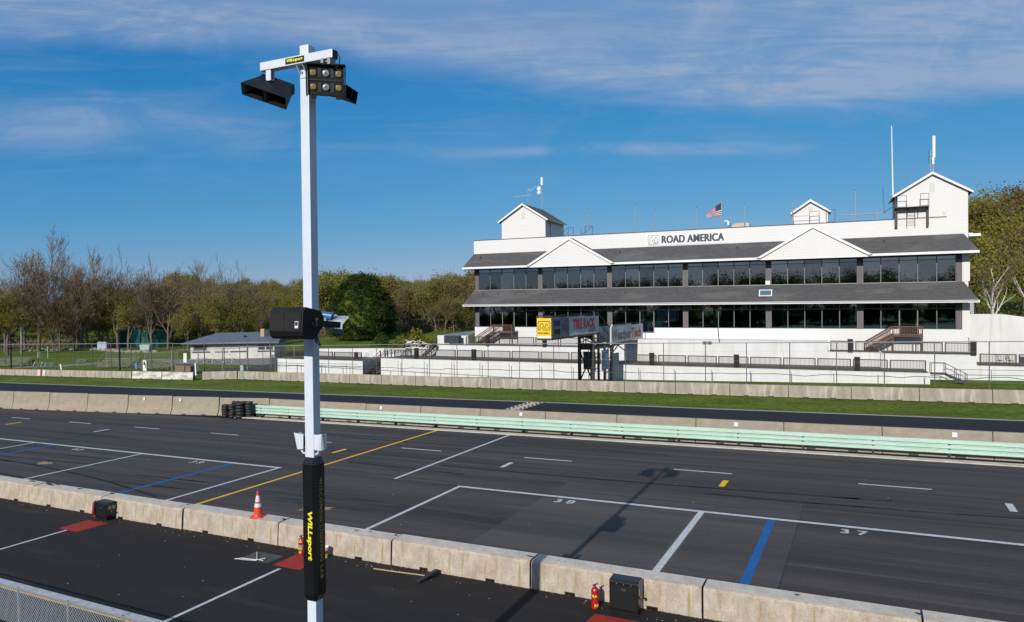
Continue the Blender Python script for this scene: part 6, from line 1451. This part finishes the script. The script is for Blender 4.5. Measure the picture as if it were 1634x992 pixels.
mb = MB(); mb.box(6.301, 9.5, 3.6, 8, 4.7, 6.1); mb.build('ridge_box', mat('dark_slate_box', (.03, .04, .05), (.02, .03, .04), 3, .7), rf_)
mb = MB(); mb.lathe([(.3, 0), (.3, .3), (.45, .35), (.1, .6)], 12, None, Matrix.Translation((2.2, 3.4, 4.4))); mb.build('roof_vent', rust_steel, rf_)
for a_, b_ in ((-8.0, -5.2), (5.6, 7.0), (7.2, 8.7)):
    mb = MB(); mb.box(a_, b_, 1.22, 1.29, 1.9, 2.9, win_frame); w_ = mb.build('window', None, SH)
    mb = MB(); mb.box(a_ + .15, b_ - .15, 1.19, 1.215, 2.0, 2.8); mb.build('pane', dark_band, w_)
for a_, b_, m_ in ((-8.3, -4.6, dark_steel), (-3.6, -.9, wood_pale), (-.3, 3.0, dark_steel), (5.4, 8.9, dark_steel)):
    mb = MB(); mb.box(a_, b_, 1.0, 1.29, 1.55, 1.7); mb.build('shelf', m_, SH)
mb = MB(); mb.box(-8.3, 9, 1.25, 1.29, 3.0, 3.4); mb.build('frieze', mat('shed_frieze', (.22, .20, .19), (.18, .17, .16), 2, .8), SH)
t = thing('picnic_ramp', 'dark slatted fence ramp right of the shed behind the loudspeaker', 'fence', (-101, 98, gz(-101))); mb = MB()
for k in range(40): mb.box(k * .3, k * .3 + .1, -.03, .03, 0, 1.5 + k * .04)
mb.bar((0, 0, 1.5), (12, 0, 3.1), .12); mb.build('slats', dark_steel, t)

# ------------------------------------------------------------------ trees
def tree_mesh(seed, H, r0, levels, spread=.55, lift=.28, fork=.28, kids_=(3, 4), ratio=.74, minr=.022, leafn=0, leafs=.3, bmat=None, tmat=None, lmat=None, gnarl=.12, trunks=1, lean=0.0, leaf_r=.9):
    rnd = random.Random(seed); mb = MB(); tips = []
    lf = MB()
    def grow(p, d, L_, r_, lv):
        seg = 4 if lv == 0 else (3 if lv < 3 else 2); pts = [p]; rads = [r_]; q = p.copy(); dd = d.copy(); r_end = max(minr, r_ * (.62 if lv else .72))
        for s in range(seg):
            dd = (dd + Vector((rnd.gauss(0, gnarl), rnd.gauss(0, gnarl), rnd.gauss(0, gnarl * .6) + lift * .12)) * (1 if lv else .4)).normalized()
            q = q + dd * L_ / seg; pts.append(q); rads.append(r_ + (r_end - r_) * (s + 1) / seg)
        n = 7 if lv == 0 else (5 if lv < 2 else (4 if lv == 2 else 3))
        mb.tube(pts, rads, n, bmat if lv < 3 else (tmat or bmat), cap=False)
        if lv >= levels - 1: tips.append((q, lv)); tips.append((pts[1], lv))
        if lv >= levels: return
        nk = rnd.randint(*kids_) + (1 if lv == 0 else 0); ph = rnd.uniform(0, 6.28)
        for k in range(nk):
            cont = (k == 0)
            f_ = 1.0 if cont else rnd.uniform(.35, 1.0)
            i = min(seg - 1, int(f_ * seg)); fr_ = f_ * seg - i; bp = pts[i].lerp(pts[i + 1], min(1, fr_)) if not cont else q
            an = spread * rnd.uniform(.6, 1.25) * (.45 if cont else 1); az = ph + k * 2.4 + rnd.uniform(-.4, .4)
            a = dd.cross(Vector((0, 0, 1)) if abs(dd.z) < .95 else Vector((1, 0, 0))).normalized(); b = dd.cross(a)
            nd = (dd * math.cos(an) + (a * math.cos(az) + b * math.sin(az)) * math.sin(an)); nd = (nd + Vector((0, 0, lift * .5))).normalized()
            grow(bp, nd, L_ * ratio * rnd.uniform(.75, 1.15) * (1.05 if cont else .92), r_end * (.86 if cont else rnd.uniform(.56, .80)), lv + 1)
    for tk in range(trunks):
        d0 = Vector((rnd.uniform(-1, 1) * (.25 if trunks > 1 else lean), rnd.uniform(-1, 1) * (.25 if trunks > 1 else lean), 1)).normalized()
        grow(Vector((rnd.uniform(-.5, .5) if trunks > 1 else 0, rnd.uniform(-.5, .5) if trunks > 1 else 0, -.3)), d0, H * fork, r0, 0)
    zmax = max(v[2] for v in mb.v); k_ = H / zmax
    mb.v = [(x * k_, y * k_, z * k_) for x, y, z in mb.v]
    if leafn:
        for i in range(leafn):
            tp_, _ = tips[rnd.randrange(len(tips))]; c_ = tp_ * k_ + Vector((rnd.gauss(0, leaf_r), rnd.gauss(0, leaf_r), rnd.gauss(0, leaf_r * .8)))
            s = leafs * rnd.uniform(.5, 1.3); a = Vector((rnd.gauss(0, 1), rnd.gauss(0, 1), rnd.gauss(0, 1))).normalized(); b = a.cross(Vector((rnd.gauss(0, 1), rnd.gauss(0, 1), rnd.gauss(0, 1)))).normalized()
            lf.add([c_ + a * s, c_ + b * s * .8, c_ - a * s * .9, c_ - b * s], [(0, 1, 2, 3)], lmat)
    return mb, lf
def make_tree(name, label, x, y, rot, scale, meshes, group=None, z=None):
    t = thing(name, label, 'tree', (x, y, gh(x, y) if z is None else z), rot, group); t.scale = (scale,) * 3
    for nm, me in meshes:
        o = bpy.data.objects.new(nm, me); COL.objects.link(o); o.parent = t
    return t
def meshes_of(mb, lf, nm):
    out = []
    o = mb.build('trunk', None, fix=False); me = o.data; bpy.data.objects.remove(o); out.append(('trunk', me))
    if lf.f:
        o = lf.build('crown', None, fix=False); me = o.data; bpy.data.objects.remove(o); out.append(('crown', me))
    return out
TB = [meshes_of(*tree_mesh(11, 30, .36, 6, .50, .30, .24, (3, 4), .77, .032, 900, .12, bark, twig, leaf_bud, .10), 'a'),
      meshes_of(*tree_mesh(23, 30, .32, 6, .62, .20, .20, (3, 4), .79, .032, 1300, .12, bark, twig, leaf_olive, .13), 'b'),
      meshes_of(*tree_mesh(37, 30, .28, 6, .46, .28, .27, (2, 4), .80, .030, 800, .12, bark, twig, leaf_bud, .11), 'c'),
      meshes_of(*tree_mesh(41, 30, .36, 6, .66, .16, .20, (3, 4), .76, .028, 7000, .20, bark, twig, leaf_olive, .15, lean=.15), 'd')]
LAYOUT = [
    (-230.9, 129.0, 37.2, 0, 'bare tree with a broad tall crown, tallest of the left group'),
    (-223.5, 129.2, 31.9, 2, 'bare twin tree close behind the tallest tree at the left'),
    (-218.1, 113.4, 22.8, 3, 'budding tree with drooping crown at the far left edge'),
    (-238.0, 128.8, 28.8, 1, 'bare tree just right of the far left edge, behind the bleacher'),
    (-218.4, 132.3, 31.9, 2, 'slim bare tree right of the tallest left tree'),
    (-219.4, 135.2, 31.0, 0, 'bare tree with a straight pair of limbs left of the container'),
    (-210.9, 141.5, 30.1, 1, 'bare vase-shaped tree in front of the left end of the teal container'),
    (-201.5, 138.6, 23.0, 3, 'spreading bare tree right of the container middle'),
    (-190.9, 138.7, 26.3, 1, 'bare tree in front of the right end of the teal container'),
    (-183.8, 138.8, 23.6, 0, 'multi-limbed leaning bare tree right of the container'),
    (-225.2, 132.1, 22.0, 1, 'lean dark tree leaning left under the tallest tree'),
    (-219.6, 141.4, 22.1, 3, 'short bare tree between the left group and the container'),
    (-174.1, 141.8, 27.1, 2, 'tall thin bare tree rising above the wood left of the shed roof'),
    (-160.5, 136.4, 20.5, 3, 'budding olive tree behind the left end of the shed'),
    (-156.5, 141.9, 19.0, 3, 'budding olive tree behind the shed chimney'),
    (-175.3, 138.9, 17.8, 3, 'budding olive tree behind the left corner of the shed roof')]
LAYOUT += [(-236.0, 122.0, 27.0, 1, 'bare tree cut by the left edge, behind the wooden pole'), (-226.0, 138.0, 31.0, 0, 'bare tree directly behind the tallest left tree'), (-205.0, 146.0, 28.0, 2, 'bare tree behind the portable toilets'),
           (-199.0, 152.0, 27.0, 1, 'bare tree growing right behind the teal container, left of its middle'), (-190.0, 158.0, 27.0, 0, 'bare tree growing right behind the teal container, right of its middle'), (-176.0, 156.0, 25.0, 1, 'bare tree behind the field between container and shed'),
           (-168.0, 160.0, 24.0, 2, 'bare slender tree behind the left end of the shed roof'), (-240.0, 150.0, 26.0, 2, 'bare tree far back at the left edge')]
for (x, y, h_, k, lab) in LAYOUT: make_tree('bare_tree' if k != 3 else 'budding_tree', lab, x, y, random.uniform(0, 6), h_ / 30 * (1.06 if k != 3 else 1), TB[k])
# the big dark evergreen
def clump_mb(mb, c, rad, n, rnd, size, mt, flat=.75):
    for i in range(n):
        v = Vector((rnd.gauss(0, 1), rnd.gauss(0, 1), rnd.gauss(0, 1))).normalized() * rad * rnd.uniform(.55, 1.0); p = c + Vector((v.x, v.y, v.z * flat))
        a = (v.normalized() + Vector((rnd.gauss(0, .5), rnd.gauss(0, .5), rnd.gauss(0, .5)))).normalized(); b = a.cross(Vector((rnd.gauss(0, 1), rnd.gauss(0, 1), rnd.gauss(0, 1)))).normalized(); s = size * rnd.uniform(.6, 1.3)
        mb.add([p - b * s * .35, p + a * s, p + b * s * .35], [(0, 1, 2)], mt)
EV = thing('evergreen_tree', 'big dense dark green evergreen with an egg-shaped crown right of the pole', 'tree', (-134.6, 166.5, gh(-134.6, 166.5))); EV.scale = (.97, .97, .95)
rnd = random.Random(77); mb = MB(); Hh, Rr = 20.5, 11.0
def egg(t):          # radius by height fraction
    if t < .12: return .66 + .34 * t / .12 * .85
    return (max(0, 1 - ((t - .30) / .74) ** 1.75 if t > .30 else 1)) ** .72 * (.95 + .05 * min(1, t / .3))
lob = [(rnd.uniform(0, 6.283), rnd.uniform(.1, .95), rnd.uniform(.35, .7), rnd.uniform(-.16, .10)) for _ in range(26)]
def lump(th, t):
    q = 0
    for a_, h_, w_, s_ in lob:
        d_ = math.hypot(math.atan2(math.sin(th - a_), math.cos(th - a_)), (t - h_) * 4.5); q += s_ * max(0, 1 - d_ / w_)
    return q
for i in range(1150):
    t = rnd.uniform(.02, .97) ** .95; th = rnd.uniform(0, 6.283); k = rnd.uniform(.80, 1.0) + lump(th, t) + (.10 if rnd.random() < .06 else 0); r_ = Rr * egg(t) * k
    c = Vector((r_ * math.cos(th), r_ * math.sin(th), .4 + t * Hh * (.955 + .03 * math.sin(th * 3)) + rnd.uniform(-.3, .5))); clump_mb(mb, c, rnd.uniform(.45, 1.15), 46, rnd, .38, leaf_pine)
for i in range(14):      # ragged leaders at the top
    th = rnd.uniform(0, 6.283); q = rnd.uniform(0, 3.2); clump_mb(mb, Vector((q * math.cos(th), q * math.sin(th), Hh * (1.0 - .02 * q * q / 2) + rnd.uniform(-.6, .5))), .6, 40, rnd, .38, leaf_pine)
mb.build('crown', None, EV, fix=False)
mb = MB(); prof = [(max(.1, Rr * .70 * egg(t / 12)), .3 + Hh * .88 * t / 12) for t in range(13)]; mb.lathe(prof, 18); mb.build('inner_mass', leaf_pine, EV)
mb = MB(); mb.tube([(0, 0, -.5), (0, 0, Hh * .85)], [.5, .1], 8); mb.build('trunk', bark, EV)
# lone bare trees at the wood's edge
make_tree('bare_tree', 'leafless grey tree standing alone before the wood left of the building', -146.0, 222.0, 1.2, .74, TB[1])
make_tree('bare_tree', 'slender bare tree right beside the dark evergreen', -140.0, 196.0, 2.2, .62, TB[2])
# bushes
BU = []
for sd, mt_ in ((5, leaf_green), (6, leaf_olive)):
    mb = MB(); r_ = random.Random(sd)
    for i in range(70):
        th = r_.uniform(0, 6.28); q = r_.uniform(0, 1) ** .6; c = Vector((1.5 * q * math.cos(th), 1.5 * q * math.sin(th), r_.uniform(.2, 1) * (2.4 - 1.3 * q))); clump_mb(mb, c, .5, 26, r_, .22, mt_)
    o_ = mb.build('foliage', None, fix=False); BU.append([('foliage', o_.data)]); bpy.data.objects.remove(o_)
for (x, y, s, k, lab) in ((-114.5, 150.0, 1.5, 0, 'fresh green bush at the left end of the white stub wall'), (-84, 122.0, 2.3, 1, 'yellow-green bush touching the left corner of the building'), (-92.5, 128.0, 1.6, 1, 'small yellow-green bush left of the building corner bush')):
    make_tree('bush', lab, x, y, x, s, BU[k])
    bpy.data.objects[-1] if False else None
# birches at the right behind the white wall
BI = [meshes_of(*tree_mesh(61, 12, .26, 5, .42, .40, .36, (2, 3), .78, .02, 420, .11, bark_birch, twig, leaf_olive, .10, trunks=2), 'e'),
      meshes_of(*tree_mesh(67, 12, .22, 5, .48, .34, .34, (2, 3), .78, .02, 420, .11, bark_birch, twig, leaf_olive, .12, trunks=2), 'f')]
for (x, y, h_, k, rot, lab) in ((22.0, 125.0, 18.0, 0, .4, 'white-barked birch with several trunks behind the stepped white wall at the right'), (17.2, 127.0, 15.5, 1, 2.0, 'slimmer white birch between the building corner and the big birch'), (27.0, 128.0, 17.0, 1, 4.0, 'white birch cut by the right edge of the picture')):
    make_tree('birch_tree', lab, x, y, rot, h_ / 12, BI[k], z=3.6)
# woods: many budding trees, one mass
WP = bpy.data.collections.new('wood_prototypes')
def proto(seed, lm, leafn, ls, H=18, bm=bark):
    mb, lf = tree_mesh(seed, H, .26, 4, .52, .26, .34, (3, 4), .74, .05, leafn, ls, bm, twig, lm, .13, leaf_r=1.15)
    base_n = len(mb.v)
    mb.add(lf.v, lf.f, lm); me = mb.build('wood_tree', None, fix=False); COL.objects.unlink(me); WP.objects.link(me); return me
WT = []
for i in range(9):
    lm = (leaf_bud, leaf_bud, leaf_olive, leaf_bud, leaf_olive, leaf_bud, leaf_bud, leaf_green, leaf_bud)[i]
    WT.append(proto(100 + i, lm, (4200, 5200, 5600, 3400, 5200, 2200, 4600, 5200, 900)[i], (.25, .26, .26, .24, .26, .23, .26, .27, .2)[i]))
def woods(name, label, pts, seed):
    me = bpy.data.meshes.new(name); me.from_pydata([p[:3] for p in pts], [], [])
    for an, ty, vals in (('idx', 'INT', [p[3] for p in pts]), ('scl', 'FLOAT', [p[4] for p in pts]), ('rot', 'FLOAT', [p[5] for p in pts])):
        at = me.attributes.new(an, ty, 'POINT'); at.data.foreach_set('value', vals)
    o = bpy.data.objects.new(name, me); COL.objects.link(o); tag(o, label, 'woodland', kind='stuff')
    ng = bpy.data.node_groups.new(name, 'GeometryNodeTree'); ng.interface.new_socket('Geometry', in_out='INPUT', socket_type='NodeSocketGeometry'); ng.interface.new_socket('Geometry', in_out='OUTPUT', socket_type='NodeSocketGeometry')
    n = ng.nodes; l = ng.links; gi = n.new('NodeGroupInput'); go = n.new('NodeGroupOutput'); ip = n.new('GeometryNodeInstanceOnPoints'); ci = n.new('GeometryNodeCollectionInfo')
    ci.inputs[0].default_value = WP; ci.inputs['Separate Children'].default_value = True; ci.inputs['Reset Children'].default_value = True
    def attr(nm, dt):
        a = n.new('GeometryNodeInputNamedAttribute'); a.data_type = dt; a.inputs[0].default_value = nm; return a.outputs[0]
    l.new(gi.outputs[0], ip.inputs['Points']); l.new(ci.outputs[0], ip.inputs['Instance']); ip.inputs['Pick Instance'].default_value = True
    l.new(attr('idx', 'INT'), ip.inputs['Instance Index'])
    cr = n.new('ShaderNodeCombineXYZ'); l.new(attr('rot', 'FLOAT'), cr.inputs[2]); l.new(cr.outputs[0], ip.inputs['Rotation'])
    cs = n.new('ShaderNodeCombineXYZ'); s = attr('scl', 'FLOAT'); [l.new(s, cs.inputs[i]) for i in range(3)]; l.new(cs.outputs[0], ip.inputs['Scale'])
    l.new(ip.outputs[0], go.inputs[0]); md = o.modifiers.new('instances', 'NODES'); md.node_group = ng
    return o
rw = random.Random(31); pts = []
for i in range(900):      # left and middle
    az = R(rw.uniform(108, 162)); r_ = 290 + 230 * rw.random() ** 1.25
    if az > R(138): r_ = max(r_, 285 + 50 * rw.random())
    if az < R(133): r_ = 246 + (r_ - 290) * 1.15
    x, y = r_ * math.cos(az), r_ * math.sin(az)
    sc = rw.uniform(.72, 1.14) * (.93 + .12 * math.sin(az * 31) + .06 * math.sin(az * 77))
    if az > R(143): sc *= .80
    if az > R(148.5): sc *= .72
    if az > R(143) and rw.random() < .3: continue
    if az > R(148.5) and rw.random() < .4: continue
    pts.append((x, y, ground_h(x, y) - .4, rw.choice((0, 1, 2, 3, 4, 5, 6, 0, 1, 6, 8, 2)), sc, rw.uniform(0, 6.28)))
for i in range(60):       # bare edge of the wood: trunks show
    az = R(rw.uniform(110, 150)); r_ = rw.uniform(268, 292) - (42 if az < R(133) else 0); x, y = r_ * math.cos(az), r_ * math.sin(az)
    pts.append((x, y, ground_h(x, y) - .4, rw.choice((5, 8, 3, 8)), rw.uniform(.6, .85), rw.uniform(0, 6.28)))
woods('woodland', 'budding brown and olive spring wood on the rise behind the park', pts, 1)
pts = []
for i in range(330):
    x = rw.uniform(12, 150); y = rw.uniform(138, 330)
    az = math.degrees(math.atan2(y, x))
    pts.append((x, y, ground_h(x, y) - .4, rw.choice((0, 1, 2, 4, 6, 1, 2, 7)), rw.uniform(.72, 1.05), rw.uniform(0, 6.28)))
woods('woodland', 'tall budding wood on the hillside right of the building', pts, 2)
# underbrush of the wood edge
mb = MB(); ru = random.Random(12)
for i in range(900):
    az = R(ru.uniform(110, 160)); r_ = ru.uniform(276, 300) - (44 if az < R(133) else 0); x, y = r_ * math.cos(az), r_ * math.sin(az); c = Vector((x, y, ground_h(x, y) + ru.uniform(.2, 2.0))); clump_mb(mb, c, ru.uniform(.8, 2.2), 16, ru, .6, twig, .7)
o = mb.build('underbrush', None, fix=False); tag(o, 'brown leafless undergrowth along the edge of the wood', 'underbrush', kind='stuff')
mb = MB()
for i in range(260):
    x = ru.uniform(11, 30); y = ru.uniform(128, 140); c = Vector((x, y, ground_h(x, y) + ru.uniform(.5, 5))); clump_mb(mb, c, ru.uniform(.7, 1.5), 22, ru, .4, twig if ru.random() < .6 else leaf_olive, .8)
o = mb.build('underbrush', None, fix=False); tag(o, 'tangled brown brush behind the birches at the right', 'underbrush', kind='stuff')
# tree line behind the camera, seen only as reflections in the windows
pts = []
for i in range(150):
    x = rw.uniform(-150, 130); y = rw.uniform(-135, -95); pts.append((x, y, gz(x) - .3, rw.choice((3, 5, 8, 8, 5, 0)), rw.uniform(.85, 1.2), rw.uniform(0, 6.28)))
for i in range(130):
    x = rw.uniform(-150, 130); y = rw.uniform(-100, -94); pts.append((x, y, gz(x) - 2.5, rw.choice((1, 2, 4)), rw.uniform(.4, .62), rw.uniform(0, 6.28)))
woods('woodland', 'spring tree line behind the paddock, mirrored in the windows', pts, 3)
